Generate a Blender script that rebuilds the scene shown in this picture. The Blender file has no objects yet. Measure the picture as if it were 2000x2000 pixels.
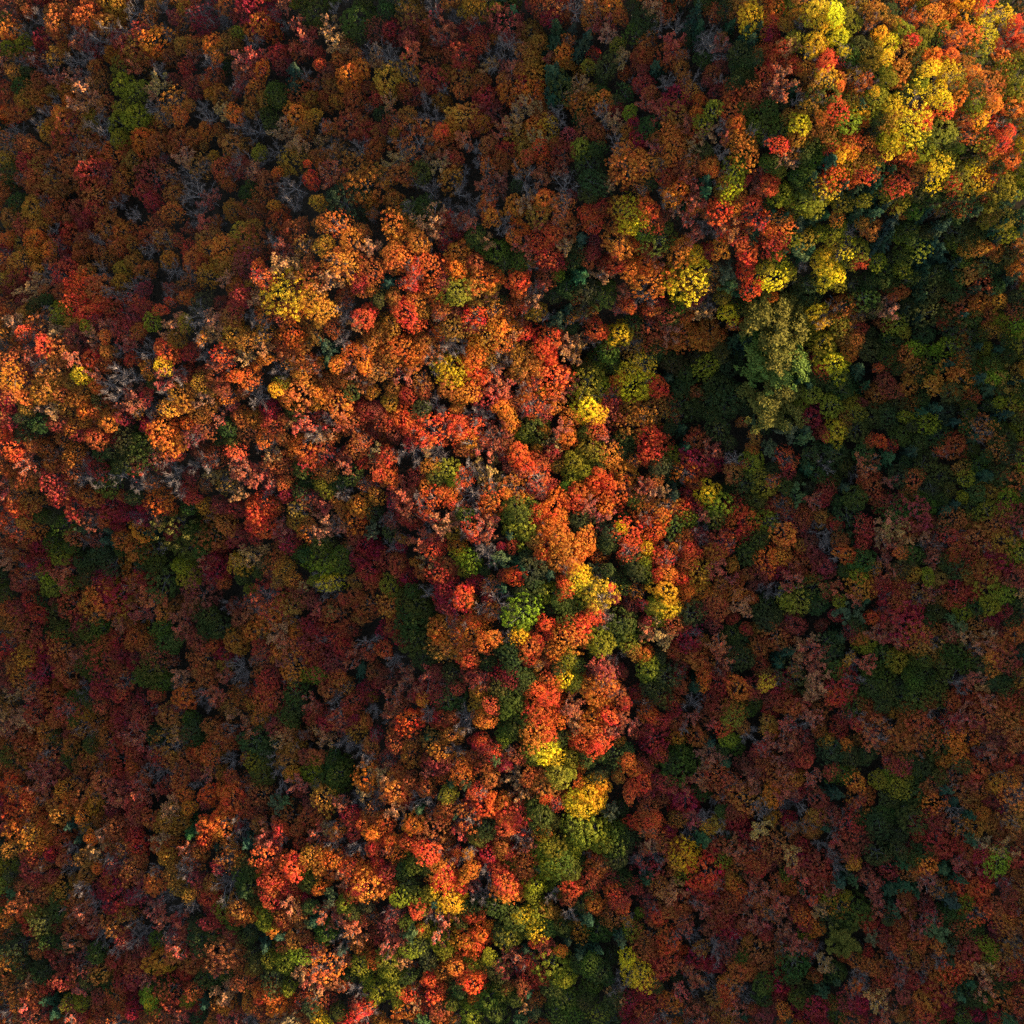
import bpy, math, random
import numpy as np
from mathutils import Vector

# ------------------------------------------------------------------ camera, sky, sun, exposure
FRAME_M = 340.0                      # metres of canopy across the square frame at the reference level
CAM_H = 320.0                        # camera height above the reference canopy level
SUN_EL, SUN_AZ = 16.0, 10.0          # degrees; azimuth counted from +X towards +Y
scene = bpy.context.scene
cam_data = bpy.data.cameras.new("camera")
cam = bpy.data.objects.new("camera", cam_data)
scene.collection.objects.link(cam)
cam.location = (0, 0, CAM_H)
cam_data.angle = 2 * math.atan(FRAME_M / 2 / CAM_H)
cam_data.clip_start, cam_data.clip_end = 1.0, 9000.0
scene.camera = cam

world = bpy.data.worlds.new("World")
scene.world = world
world.use_nodes = True
wn = world.node_tree
sky = wn.nodes.new("ShaderNodeTexSky")
sky.sky_type = 'NISHITA'
sky.sun_disc = False
sky.sun_elevation = math.radians(SUN_EL)
sky.sun_rotation = math.radians(90 - SUN_AZ)
bg = wn.nodes["Background"]
bg.inputs[1].default_value = 0.095
wn.links.new(sky.outputs[0], bg.inputs[0])

sun_data = bpy.data.lights.new("sun", 'SUN')
sun_data.energy = 5.0
sun_data.angle = math.radians(0.55)
sun_data.color = (1.0, 0.84, 0.62)
sun = bpy.data.objects.new("sun", sun_data)
scene.collection.objects.link(sun)
_e, _a = math.radians(SUN_EL), math.radians(SUN_AZ)
SUN_DIR = Vector((math.cos(_e) * math.cos(_a), math.cos(_e) * math.sin(_a), math.sin(_e)))
sun.rotation_euler = SUN_DIR.to_track_quat('Z', 'Y').to_euler()
sun.location = SUN_DIR * 600

vs = scene.view_settings
vs.view_transform = 'Standard'
vs.look = 'None'
vs.exposure = 2.3
vs.gamma = 1.0
vs.use_curve_mapping = False
cy = scene.cycles
cy.max_bounces = 4
cy.diffuse_bounces = 3
cy.transmission_bounces = 5
cy.glossy_bounces = 1
cy.transparent_max_bounces = 4
cy.use_denoising = False

rng = np.random.default_rng(7)
random.seed(7)
C = scene.collection

# ------------------------------------------------------------------ terrain
# How much sun each part of the slope catches (0 = in the shade of the hill, 9 = full sun); the hill is shaped so
# that its spurs rise into the low sun and its hollows stay below the shadow of an unseen ridge, built to the east to block the sun.
SUNLIT = """000000000011379
000000000012379
000000000123369
000300001234443
001455123435432
023457754445431
344556886412421
455656878722321
455545777522200
223233666641000
001312458651000
001001347660000
000001357600000
000002457500000
001132457200000
332333556200000
334445555100000
233344553100000
323444442100000
322454432100000"""
SG = np.array([[int(c) for c in l] for l in SUNLIT.split()], float)
MPP = FRAME_M / 2000.0


def sunlit(px, py):
    gx = np.clip((px / 2000 * 1932 - 290) / 100, 0, 13.999)
    gy = np.clip((py / 2000 * 1932 - 50) / 100, 0, 18.999)
    i = gx.astype(int); j = gy.astype(int); fx = gx - i; fy = gy - j
    return (SG[j, i] * (1 - fx) + SG[j, i + 1] * fx) * (1 - fy) + (SG[j + 1, i] * (1 - fx) + SG[j + 1, i + 1] * fx) * fy


def smooth1(a, s, ax):
    n = int(3 * s) + 1
    k = np.exp(-.5 * (np.arange(-n, n + 1) / s) ** 2); k /= k.sum()
    a = np.moveaxis(a, ax, 0)
    p = np.concatenate([np.repeat(a[:1], n, 0), a, np.repeat(a[-1:], n, 0)])
    return np.moveaxis(sum(k[q] * p[q:q + len(a)] for q in range(2 * n + 1)), 0, ax)


TAN = math.tan(math.radians(SUN_EL))
CA, SA = math.cos(_a), math.sin(_a)
DU, DV = 2.0, 4.0
U = np.arange(260, -262, -DU)
V = np.arange(-260, 262, DV)
START_H = TAN * 190 * .72


def clearance(m):
    return np.interp(m, [0, 1, 2, 3, 4, 5, 6, 9], [-8, -4.5, -2.0, -.3, 1.5, 3, 4.5, 7])


def lit_slope(m):
    return TAN * np.interp(m, [3, 4, 5, 6, 9], [-.80, -.54, -.27, .02, .36])


canopy = np.zeros((len(U), len(V)))
_X = U[0] * CA - V * SA
_Y = U[0] * SA + V * CA
_k = CAM_H / (CAM_H - START_H) / MPP
EDGE_ENV = START_H - clearance(sunlit(1000 + _X * _k, 1000 - _Y * _k))
env = EDGE_ENV.copy()
canopy[0] = START_H
for i in range(1, len(U)):
    hp = canopy[i - 1]
    X = U[i] * CA - V * SA
    Y = U[i] * SA + V * CA
    k = CAM_H / (CAM_H - hp) / MPP
    m = sunlit(1000 + X * k, 1000 - Y * k)
    sh = np.maximum(env, hp) - TAN * DU
    tgt = sh + clearance(m)
    tg = np.where((m >= 3) & (hp >= sh - .6), hp + lit_slope(m) * DU, tgt)
    canopy[i] = hp + np.clip(tg - hp, -.5 * DU, .42 * DU)
    env = sh
canopy = smooth1(smooth1(canopy, 3.0, 0), 3.8, 1)
TREE_H = 13.0


def canopy_at(x, y):
    u = x * CA + y * SA
    v = -x * SA + y * CA
    a = min(max((U[0] - u) / DU, 0), len(U) - 1.001)
    b = min(max((v - V[0]) / DV, 0), len(V) - 1.001)
    i, j = int(a), int(b)
    f, g = a - i, b - j
    return ((canopy[i, j] * (1 - f) + canopy[i + 1, j] * f) * (1 - g)
            + (canopy[i, j + 1] * (1 - f) + canopy[i + 1, j + 1] * f) * g)


def to_ground(px, py, dz):
    """Where the sight line of a picture point meets the level dz above the canopy surface."""
    z = 0.0
    for _ in range(14):
        s = MPP * (CAM_H - z) / CAM_H
        x, y = (px - 1000) * s, (1000 - py) * s
        z = .5 * z + .5 * (canopy_at(x, y) + dz)
    return x, y, z


# ------------------------------------------------------------------ materials
def node(nt, t, **kw):
    n = nt.nodes.new(t)
    for k, v in kw.items():
        setattr(n, k, v)
    return n


def leaf_material(name, translucency, hue_amp, val_amp, noise_scale, turning=.25, turn_to=(.17, .085, .022)):
    m = bpy.data.materials.new(name)
    m.use_nodes = True
    nt = m.node_tree
    nt.nodes.clear()
    out = node(nt, "ShaderNodeOutputMaterial")
    oi = node(nt, "ShaderNodeObjectInfo")
    at = node(nt, "ShaderNodeAttribute", attribute_name="rnd")
    tc = node(nt, "ShaderNodeTexCoord")
    off = node(nt, "ShaderNodeVectorMath", operation='ADD')
    nt.links.new(tc.outputs["Object"], off.inputs[0])
    sc = node(nt, "ShaderNodeVectorMath", operation='SCALE')
    sc.inputs[0].default_value = (37.0, 91.0, 53.0)
    nt.links.new(oi.outputs["Random"], sc.inputs["Scale"])
    nt.links.new(sc.outputs[0], off.inputs[1])
    ns = node(nt, "ShaderNodeTexNoise")
    ns.inputs["Scale"].default_value = noise_scale
    ns.inputs["Detail"].default_value = 2.0
    nt.links.new(off.outputs[0], ns.inputs["Vector"])
    hsv = node(nt, "ShaderNodeHueSaturation")
    nt.links.new(oi.outputs["Color"], hsv.inputs["Color"])

    def ramp(src, a, b, lo=0.0, hi=1.0):
        r = node(nt, "ShaderNodeMapRange")
        r.inputs[1].default_value, r.inputs[2].default_value = lo, hi
        r.inputs[3].default_value, r.inputs[4].default_value = a, b
        nt.links.new(src, r.inputs[0])
        return r.outputs[0]
    h1 = ramp(ns.outputs["Fac"], .5 - hue_amp * .55, .5 + hue_amp * .75, .25, .75)
    h2 = ramp(at.outputs["Fac"], -hue_amp * .5, hue_amp * .5)
    ad = node(nt, "ShaderNodeMath", operation='ADD')
    nt.links.new(h1, ad.inputs[0]); nt.links.new(h2, ad.inputs[1])
    nt.links.new(ad.outputs[0], hsv.inputs["Hue"])
    v1 = ramp(at.outputs["Fac"], 1 - val_amp, 1 + val_amp)
    v2 = ramp(ns.outputs["Fac"], 1 + val_amp * .5, 1 - val_amp * .4, .25, .75)
    mu = node(nt, "ShaderNodeMath", operation='MULTIPLY')
    nt.links.new(v1, mu.inputs[0]); nt.links.new(v2, mu.inputs[1])
    nt.links.new(mu.outputs[0], hsv.inputs["Value"])
    n2 = node(nt, "ShaderNodeTexNoise")
    n2.inputs["Scale"].default_value = noise_scale * .8
    nt.links.new(sc.outputs[0], n2.inputs["Vector"])
    off2 = node(nt, "ShaderNodeVectorMath", operation='SUBTRACT')
    nt.links.new(tc.outputs["Object"], off2.inputs[0]); nt.links.new(sc.outputs[0], off2.inputs[1])
    nt.links.new(off2.outputs[0], n2.inputs["Vector"])
    turn = node(nt, "ShaderNodeMix", data_type='RGBA')
    nt.links.new(ramp(n2.outputs["Fac"], 0, turning, .48, .72), turn.inputs[0])
    nt.links.new(hsv.outputs[0], turn.inputs[6])
    turn.inputs[7].default_value = (*turn_to, 1)
    hsv = turn
    df = node(nt, "ShaderNodeBsdfDiffuse")
    tr = node(nt, "ShaderNodeBsdfTranslucent")
    nt.links.new(hsv.outputs[2], df.inputs["Color"])
    nt.links.new(hsv.outputs[2], tr.inputs["Color"])
    mx = node(nt, "ShaderNodeMixShader")
    mx.inputs[0].default_value = translucency
    nt.links.new(df.outputs[0], mx.inputs[1])
    nt.links.new(tr.outputs[0], mx.inputs[2])
    nt.links.new(mx.outputs[0], out.inputs["Surface"])
    return m


def bark_material(name, c0, c1, scale):
    m = bpy.data.materials.new(name)
    m.use_nodes = True
    nt = m.node_tree
    b = nt.nodes["Principled BSDF"]
    tc = node(nt, "ShaderNodeTexCoord")
    ns = node(nt, "ShaderNodeTexNoise")
    ns.inputs["Scale"].default_value = scale
    ns.inputs["Detail"].default_value = 4.0
    nt.links.new(tc.outputs["Object"], ns.inputs["Vector"])
    r = node(nt, "ShaderNodeValToRGB")
    r.color_ramp.elements[0].position, r.color_ramp.elements[1].position = .3, .7
    r.color_ramp.elements[0].color, r.color_ramp.elements[1].color = (*c0, 1), (*c1, 1)
    nt.links.new(ns.outputs["Fac"], r.inputs["Fac"])
    nt.links.new(r.outputs["Color"], b.inputs["Base Color"])
    b.inputs["Roughness"].default_value = .9
    b.inputs["Specular IOR Level"].default_value = .15
    return m


MAT_LEAF = leaf_material("broad_leaves", .34, .028, .28, 1.5)
MAT_GREEN = leaf_material("green_leaves", .28, .014, .28, 1.5, .35, (.13, .095, .018))
MAT_NEEDLE = leaf_material("needles", .12, .016, .34, 2.2, .30, (.11, .085, .016))
MAT_BARK = bark_material("bark", (.05, .04, .032), (.13, .11, .095), 9)
MAT_PALE = bark_material("pale_bark", (.17, .128, .104), (.40, .31, .255), 7)
MAT_TWIG = bark_material("twig_bark", (.070, .050, .040), (.17, .123, .100), 7)
MAT_FLOOR = bark_material("leaf_litter", (.012, .009, .005), (.045, .026, .012), .8)

# ------------------------------------------------------------------ ground
def grid_mesh(name, us, vs_, hf):
    nu, nv = len(us), len(vs_)
    co = np.zeros((nu, nv, 3), np.float32)
    for a, u in enumerate(us):
        for b, v in enumerate(vs_):
            co[a, b] = (u * CA - v * SA, u * SA + v * CA, hf(u, v))
    idx = np.arange(nu * nv).reshape(nu, nv)
    q = np.stack([idx[:-1, :-1], idx[:-1, 1:], idx[1:, 1:], idx[1:, :-1]], -1).reshape(-1, 4)
    me = bpy.data.meshes.new(name)
    me.from_pydata(co.reshape(-1, 3).tolist(), [], q.tolist())
    me.polygons.foreach_set("use_smooth", [True] * len(me.polygons))
    return me


SHADE_RIDGE_U = 470.0  # unseen ridge out of frame, its crest height shaped to shade the slope


def ground_height(u, v):
    uc, vc = min(max(u, -260), 260), min(max(v, -260), 260)
    x, y = uc * CA - vc * SA, uc * SA + vc * CA
    h = canopy_at(x, y) - TREE_H
    if u > 260:
        crest = float(np.interp(vc, V, EDGE_ENV)) + TAN * (SHADE_RIDGE_U - 260)
        f = min((u - 260) / (SHADE_RIDGE_U - 260), 1)
        h = h + (crest - h) * f
        if u > SHADE_RIDGE_U:
            h = crest - 60 * (1 - math.exp(-(u - SHADE_RIDGE_U) / 250))
    return h


_out = [3000, 1800, 1100, 800, 640, 540, SHADE_RIDGE_U, 430, 380, 330, 290]
gu = _out + list(np.arange(260, -261, -6.5)) + [-300, -360, -450, -700, -1200, -3000]
gv = [-3000, -1200, -700, -450, -330] + list(np.arange(-260, 261, 6.5)) + [330, 450, 700, 1200, 3000]
ground = bpy.data.objects.new("ground", grid_mesh("ground", gu, gv, ground_height))
ground.data.materials.append(MAT_FLOOR)
ground["kind"] = "structure"
ground["label"] = "dark leaf-littered hillside under the trees"
C.objects.link(ground)

# ------------------------------------------------------------------ tree building blocks (unit crowns, radius about 1)
class Leaves:
    def __init__(s):
        s.c, s.n, s.sz, s.r = [], [], [], []

    def add(s, c, n, sz, r):
        s.c.append(c); s.n.append(n); s.sz.append(sz); s.r.append(r)

    def mesh(s, name, mat, aspect=1.0, along=None):
        c = np.concatenate(s.c); n = np.concatenate(s.n); sz = np.concatenate(s.sz)[:, None]; r = np.concatenate(s.r)
        k = len(c)
        n = n / (np.linalg.norm(n, axis=1, keepdims=True) + 1e-9)
        a = rng.normal(size=(k, 3)) if along is None else along
        t = np.cross(n, a); t /= (np.linalg.norm(t, axis=1, keepdims=True) + 1e-9)
        b = np.cross(n, t)
        fold = n * sz * rng.uniform(-.35, .35, (k, 1))
        v = np.stack([c - t * sz * aspect, c - b * sz * .62 + fold, c + t * sz * aspect, c + b * sz * .62 + fold], 1)
        me = bpy.data.meshes.new(name)
        me.vertices.add(4 * k)
        me.vertices.foreach_set("co", v.reshape(-1).astype(np.float32))
        me.loops.add(4 * k)
        me.loops.foreach_set("vertex_index", np.arange(4 * k, dtype=np.int32))
        me.polygons.add(k)
        me.polygons.foreach_set("loop_start", np.arange(0, 4 * k, 4, dtype=np.int32))
        at = me.attributes.new("rnd", 'FLOAT', 'FACE')
        at.data.foreach_set("value", r.astype(np.float32))
        me.materials.append(mat)
        me.update()
        me.validate()
        return me


def unit(k):
    d = rng.normal(size=(k, 3))
    return d / np.linalg.norm(d, axis=1, keepdims=True)


def clump(L, p, out, cr, k, leaf, tone):
    """One tuft of small leaves, domed outwards."""
    e = unit(k) + out * .6
    e /= np.linalg.norm(e, axis=1, keepdims=True)
    pos = p + e * cr * rng.uniform(.5, 1.1, (k, 1)) * np.array([1, 1, .8])
    nn = e + np.array([0, 0, .35]) + rng.normal(size=(k, 3)) * .5
    L.add(pos, nn, leaf * rng.uniform(.65, 1.25, k), np.clip(rng.normal(tone, .2, k), 0, 1))


def broadleaf(name, mat, tufts=260, height=.72, rough=.16, per=20, leaf=.028, gap=0.0, size=.082):
    """Domed crown: leaf tufts over an uneven dome, a second layer inside it."""
    L = Leaves()
    bumps = [(unit(1)[0] * np.array([1, 1, .6]), rng.uniform(-1, 1), rng.uniform(2.5, 5)) for _ in range(22)]
    for layer, (n, rr) in enumerate(((tufts, 1.0), (tufts // 4, .72))):
        for q in range(n):
            z = 1 - 1.42 * (q + .5) / n
            a = 2.39996 * q + rng.normal() * .22
            s = math.sqrt(max(0, 1 - z * z))
            d = np.array([s * math.cos(a), s * math.sin(a), z])
            w = 1 + rough * sum(g * math.exp(-k * (1 - float(np.dot(d, b) / (np.linalg.norm(b) + 1e-9)))) for b, g, k in bumps)
            if rng.random() < gap and layer == 0:
                continue
            p = d * rr * min(max(w, .45), 1.35) * rng.uniform(.74, 1.10) * np.array([.92, .92, height]) + np.array([0, 0, -.02])
            cr = size * rng.uniform(.5, 1.45)
            clump(L, p, d, cr, int(per * (cr / size) ** 2), leaf, rng.uniform(.2, .8))
    return L.mesh(name, mat)


def lobed(name, mat, lobes=7, height=.8, per=44, leaf=.036, gap=0.0):
    """Spreading crown of several domed lobes round a higher middle."""
    L = Leaves()
    cen = [np.array([0, 0, .30 * height])]; rad = [.50]
    a0 = rng.uniform(0, 6.28)
    for q in range(lobes):
        a = a0 + 6.283 * q / lobes + rng.normal() * .25
        d = rng.uniform(.46, .66)
        cen.append(np.array([d * math.cos(a), d * math.sin(a), (.12 - d * d * .75) * height + rng.normal() * .08]))
        rad.append(rng.uniform(.30, .42))
    cen = np.array(cen); rad = np.array(rad)
    for c, r in zip(cen, rad):
        n = int(64 * (r / .36) ** 2)
        for q in range(n):
            z = 1 - 1.35 * (q + .5) / n
            a = 2.39996 * q + rng.normal() * .3
            s = math.sqrt(max(0, 1 - z * z))
            d = np.array([s * math.cos(a), s * math.sin(a), z])
            p = c + d * r * np.array([1, 1, .85]) * rng.uniform(.74, 1.08)
            if rng.random() < gap or (np.linalg.norm(p - cen, axis=1) / rad).min() < .72:
                continue
            cr = rng.uniform(.045, .10)
            clump(L, p, d, cr, int(per * (cr / .075) ** 2), leaf, rng.uniform(.2, .8))
    return L.mesh(name, mat)


class Wood:
    def __init__(s):
        s.v, s.f, s.m = [], [], []

    def tube(s, p0, p1, r0, r1, sides=4, slot=0):
        p0 = np.asarray(p0, float); p1 = np.asarray(p1, float)
        d = p1 - p0
        d = d / (np.linalg.norm(d) + 1e-9)
        a = np.cross(d, (0, 0, 1) if abs(d[2]) < .9 else (1, 0, 0)); a /= np.linalg.norm(a)
        b = np.cross(d, a)
        o = len(s.v)
        for p, r in ((p0, r0), (p1, r1)):
            for q in range(sides):
                t = 6.283 * q / sides
                s.v.append(tuple(p + (a * math.cos(t) + b * math.sin(t)) * r))
        for q in range(sides):
            w = (q + 1) % sides
            s.f.append((o + q, o + w, o + sides + w, o + sides + q))
            s.m.append(slot)

    def path(s, pts, r0, r1, sides=4):
        k = len(pts) - 1
        for q in range(k):
            s.tube(pts[q], pts[q + 1], r0 + (r1 - r0) * q / k, r0 + (r1 - r0) * (q + 1) / k, sides)

    def mesh(s, name, mat):
        me = bpy.data.meshes.new(name)
        me.from_pydata(s.v, [], s.f)
        for m_ in (mat if isinstance(mat, tuple) else (mat,)):
            me.materials.append(m_)
        me.polygons.foreach_set("material_index", s.m)
        return me


def trunk_mesh(name, mat, limbs=7):
    """Trunk one unit tall with limbs that reach the crown; scaled (crown radius, crown radius, height)."""
    w = Wood()
    pts = [np.array([0, 0, 0.0])]
    for z in (.02, .25, .5, .72):
        pts.append(np.array([rng.normal() * .03, rng.normal() * .03, z]))
    w.path(pts[:2], .14, .085, 7)
    w.path(pts[1:], .085, .05, 7)
    for q in range(limbs):
        a = 6.283 * q / limbs + rng.normal() * .3
        d = rng.uniform(.35, .75)
        s = pts[rng.integers(3, 5)]
        m_ = s + np.array([math.cos(a) * d * .5, math.sin(a) * d * .5, .10])
        e = s + np.array([math.cos(a) * d, math.sin(a) * d, rng.uniform(.12, .2)])
        w.path([s, m_, e], .036, .012, 4)
    return w.mesh(name, mat)


def bare_branches(name, mat, limbs=9, spread=1.0, tips=None):
    w = Wood()
    base = np.array([0, 0, -1.35])
    top = np.array([rng.normal() * .06, rng.normal() * .06, -.55])
    w.path([base, top], .036, .028, 5)
    for q in range(limbs):
        a = 6.283 * q / limbs + rng.normal() * .35
        d = rng.uniform(.45, .95) * spread
        s = base + (top - base) * rng.uniform(.55, 1)
        e = np.array([math.cos(a) * d, math.sin(a) * d, .42 - d * d * .62 + rng.normal() * .08])
        if q == 0:
            e = np.array([rng.normal() * .1, rng.normal() * .1, .55])
        m_ = s * .45 + e * .55 + np.array([rng.normal() * .07, rng.normal() * .07, -.1 + rng.normal() * .04])
        limb = [s, m_, e]
        w.path(limb, .020, .009, 4)
        for j in range(8):
            f = rng.uniform(.25, 1)
            p = s + (m_ - s) * f * 2 if f < .5 else m_ + (e - m_) * (f - .5) * 2
            dr = (e - s); dr = dr / np.linalg.norm(dr)
            d2 = dr * .75 + unit(1)[0] * .85 + np.array([0, 0, .35])
            d2 /= np.linalg.norm(d2)
            l2 = rng.uniform(.2, .42)
            p2 = p + d2 * l2
            w.tube(p, p2, .0085, .005, 3, int(j % 3 == 0))
            for t_ in range(8):
                p3 = p + d2 * l2 * rng.uniform(.3, 1)
                d3 = d2 * .8 + unit(1)[0] * .8 + np.array([0, 0, .3]); d3 /= np.linalg.norm(d3)
                p4 = p3 + d3 * rng.uniform(.08, .2)
                w.tube(p3, p4, .005, .003, 3, 1)
                if tips is not None:
                    tips.append((p4, d3))
                for s_ in range(2):
                    p5 = p3 + (p4 - p3) * rng.uniform(.4, 1)
                    d4 = d3 + unit(1)[0] * .8; d4 /= np.linalg.norm(d4)
                    w.tube(p5, p5 + d4 * rng.uniform(.05, .12), .004, .0025, 3, 1)
    return w.mesh(name, mat)


def sparse_leaves(name, mat, tips, frac, per=9):
    L = Leaves()
    side = unit(1)[0]
    for p, d in tips:
        if rng.random() > frac + .25 * float(np.dot(p, side)):
            continue
        e = unit(per)
        L.add(p + e * rng.uniform(.01, .075, (per, 1)), e + np.array([0, 0, .6]), .04 * rng.uniform(.6, 1.2, per),
              np.clip(rng.normal(.5, .25, per), 0, 1))
    return L.mesh(name, mat)


def needle_bough(L, p, d, length, width, dens, leaf, droop=.15):
    """Flat feathery bough from p along d."""
    d = d / np.linalg.norm(d)
    side = np.cross(d, (0, 0, 1)); side /= (np.linalg.norm(side) + 1e-9)
    k = dens
    f = rng.uniform(.12, 1, k) ** .8
    w = (1 - f * .75) * width * rng.uniform(-1, 1, k)
    pos = p + d * (f * length)[:, None] + side * w[:, None]
    pos[:, 2] += -droop * length * f ** 2 + rng.normal(size=k) * .015
    nn = np.array([0, 0, 1.0]) + rng.normal(size=(k, 3)) * .5 + d * .3
    L.add(pos, nn, leaf * rng.uniform(.6, 1.3, k), np.clip(rng.normal(rng.uniform(.35, .65), .2, k), 0, 1))


def spruce(name, mat, height=2.3, whorls=11, boughs=9):
    L = Leaves()
    for q in range(whorls):
        f = q / (whorls - 1)
        z = .75 - height * f ** 1.05
        r = .10 + .92 * f ** .85
        nb = max(4, int(boughs * (.55 + .45 * f)))
        a0 = rng.uniform(0, 6.28)
        for b in range(nb):
            a = a0 + 6.283 * b / nb + rng.normal() * .15
            rr = r * rng.uniform(.75, 1.12)
            needle_bough(L, np.array([0, 0, z + rng.normal() * .04]), np.array([math.cos(a), math.sin(a), .05]), rr,
                         .09 + .13 * rr, int(14 + 46 * rr), .042, .22)
    return L.mesh(name, mat, 1.3)


def pine(name, mat, arms=11, irregular=.45, leaf=.034, pads=9, flat=.8):
    """Open white-pine crown: arms of unequal length at many levels, each carrying soft pads of needles."""
    L = Leaves()
    for q in range(arms):
        f = (q + .5) / arms
        a = 2.39996 * q + rng.normal() * .35
        z = (.55 - 1.15 * f) * flat
        r = (.34 + .70 * f ** .6) * rng.uniform(1 - irregular, 1.08)
        bend = rng.normal() * .35
        for t in range(int(pads * (.5 + r * .6))):
            g = .18 + .82 * (t + rng.random()) / (pads * (.5 + r * .6))
            aa = a + bend * g * g
            side = rng.normal() * .10 * (.4 + g)
            p = np.array([math.cos(aa) * r * g - math.sin(aa) * side, math.sin(aa) * r * g + math.cos(aa) * side,
                          z + .10 * g + rng.normal() * .05])
            cr = rng.uniform(.055, .13)
            k = int(34 * (cr / .09) ** 2 * (.034 / leaf) ** 1.2)
            out = np.array([math.cos(aa) * .7, math.sin(aa) * .7, .8])
            e = unit(k) * np.array([1, 1, .5])
            pos = p + e * cr * rng.uniform(.2, 1.15, (k, 1))
            L.add(pos, out * .5 + np.array([0, 0, .5]) + rng.normal(size=(k, 3)) * .6, leaf * rng.uniform(.6, 1.3, k),
                  np.clip(rng.normal(rng.uniform(.3, .7), .2, k), 0, 1))
    return L.mesh(name, mat, 1.5)


CROWNS = {
    'leaf': [broadleaf("maple_crown", MAT_LEAF, n * 2, h, q, 20, .028, g) for n, h, q, g in
             ((130, .72, .30, .08), (115, .88, .36, .10), (140, .66, .34, .14), (120, .95, .28, .10), (125, .78, .40, .12), (135, .80, .36, .18))]
            + [lobed("lobed_maple_crown", MAT_LEAF, n, h, 20, .028, g) for n, h, g in ((6, .9, .05), (8, .75, .12), (7, .85, .15), (5, 1.0, .1))]
            + [broadleaf("thin_maple_crown", MAT_LEAF, 240, .78, .34, 15, .027, .42), broadleaf("thin_maple_crown", MAT_LEAF, 240, .9, .36, 15, .027, .36)],
    'green': [broadleaf("oak_crown", MAT_GREEN, 250, .72, .32, 20, .028, .10), broadleaf("oak_crown", MAT_GREEN, 280, .66, .36, 20, .028, .14),
              lobed("lobed_oak_crown", MAT_GREEN, 8, .8, 20, .028, .08), lobed("lobed_oak_crown", MAT_GREEN, 9, .7, 20, .028, .12), broadleaf("oak_crown", MAT_GREEN, 230, .82, .38, 20, .028, .16)],
    'spruce': [spruce("spruce_crown", MAT_NEEDLE, h, w, b) for h, w, b in ((2.3, 11, 9), (1.9, 10, 8), (2.6, 12, 8))],
    'pine': [pine("pine_crown", MAT_NEEDLE, b, i) for b, i in ((11, .35), (13, .45), (9, .5))],
    'great': [pine("great_pine_crown", MAT_NEEDLE, 16, .45, .020, 14, .45), pine("great_pine_crown", MAT_NEEDLE, 14, .5, .021, 15, .42)],
}
TRUNKS = [trunk_mesh("trunk", MAT_BARK, n) for n in (6, 7, 8)]
BARES, THINS = [], []
for q in range(4):
    BARES.append(bare_branches("branches", (MAT_PALE, MAT_TWIG), 8 + q % 3))
for q in range(4):
    tips = []
    b = bare_branches("branches", (MAT_PALE, MAT_TWIG), 8 + q % 2, 1.0, tips)
    THINS.append((b, sparse_leaves("thin_crown", MAT_LEAF, tips, .62 + .09 * q)))

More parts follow.
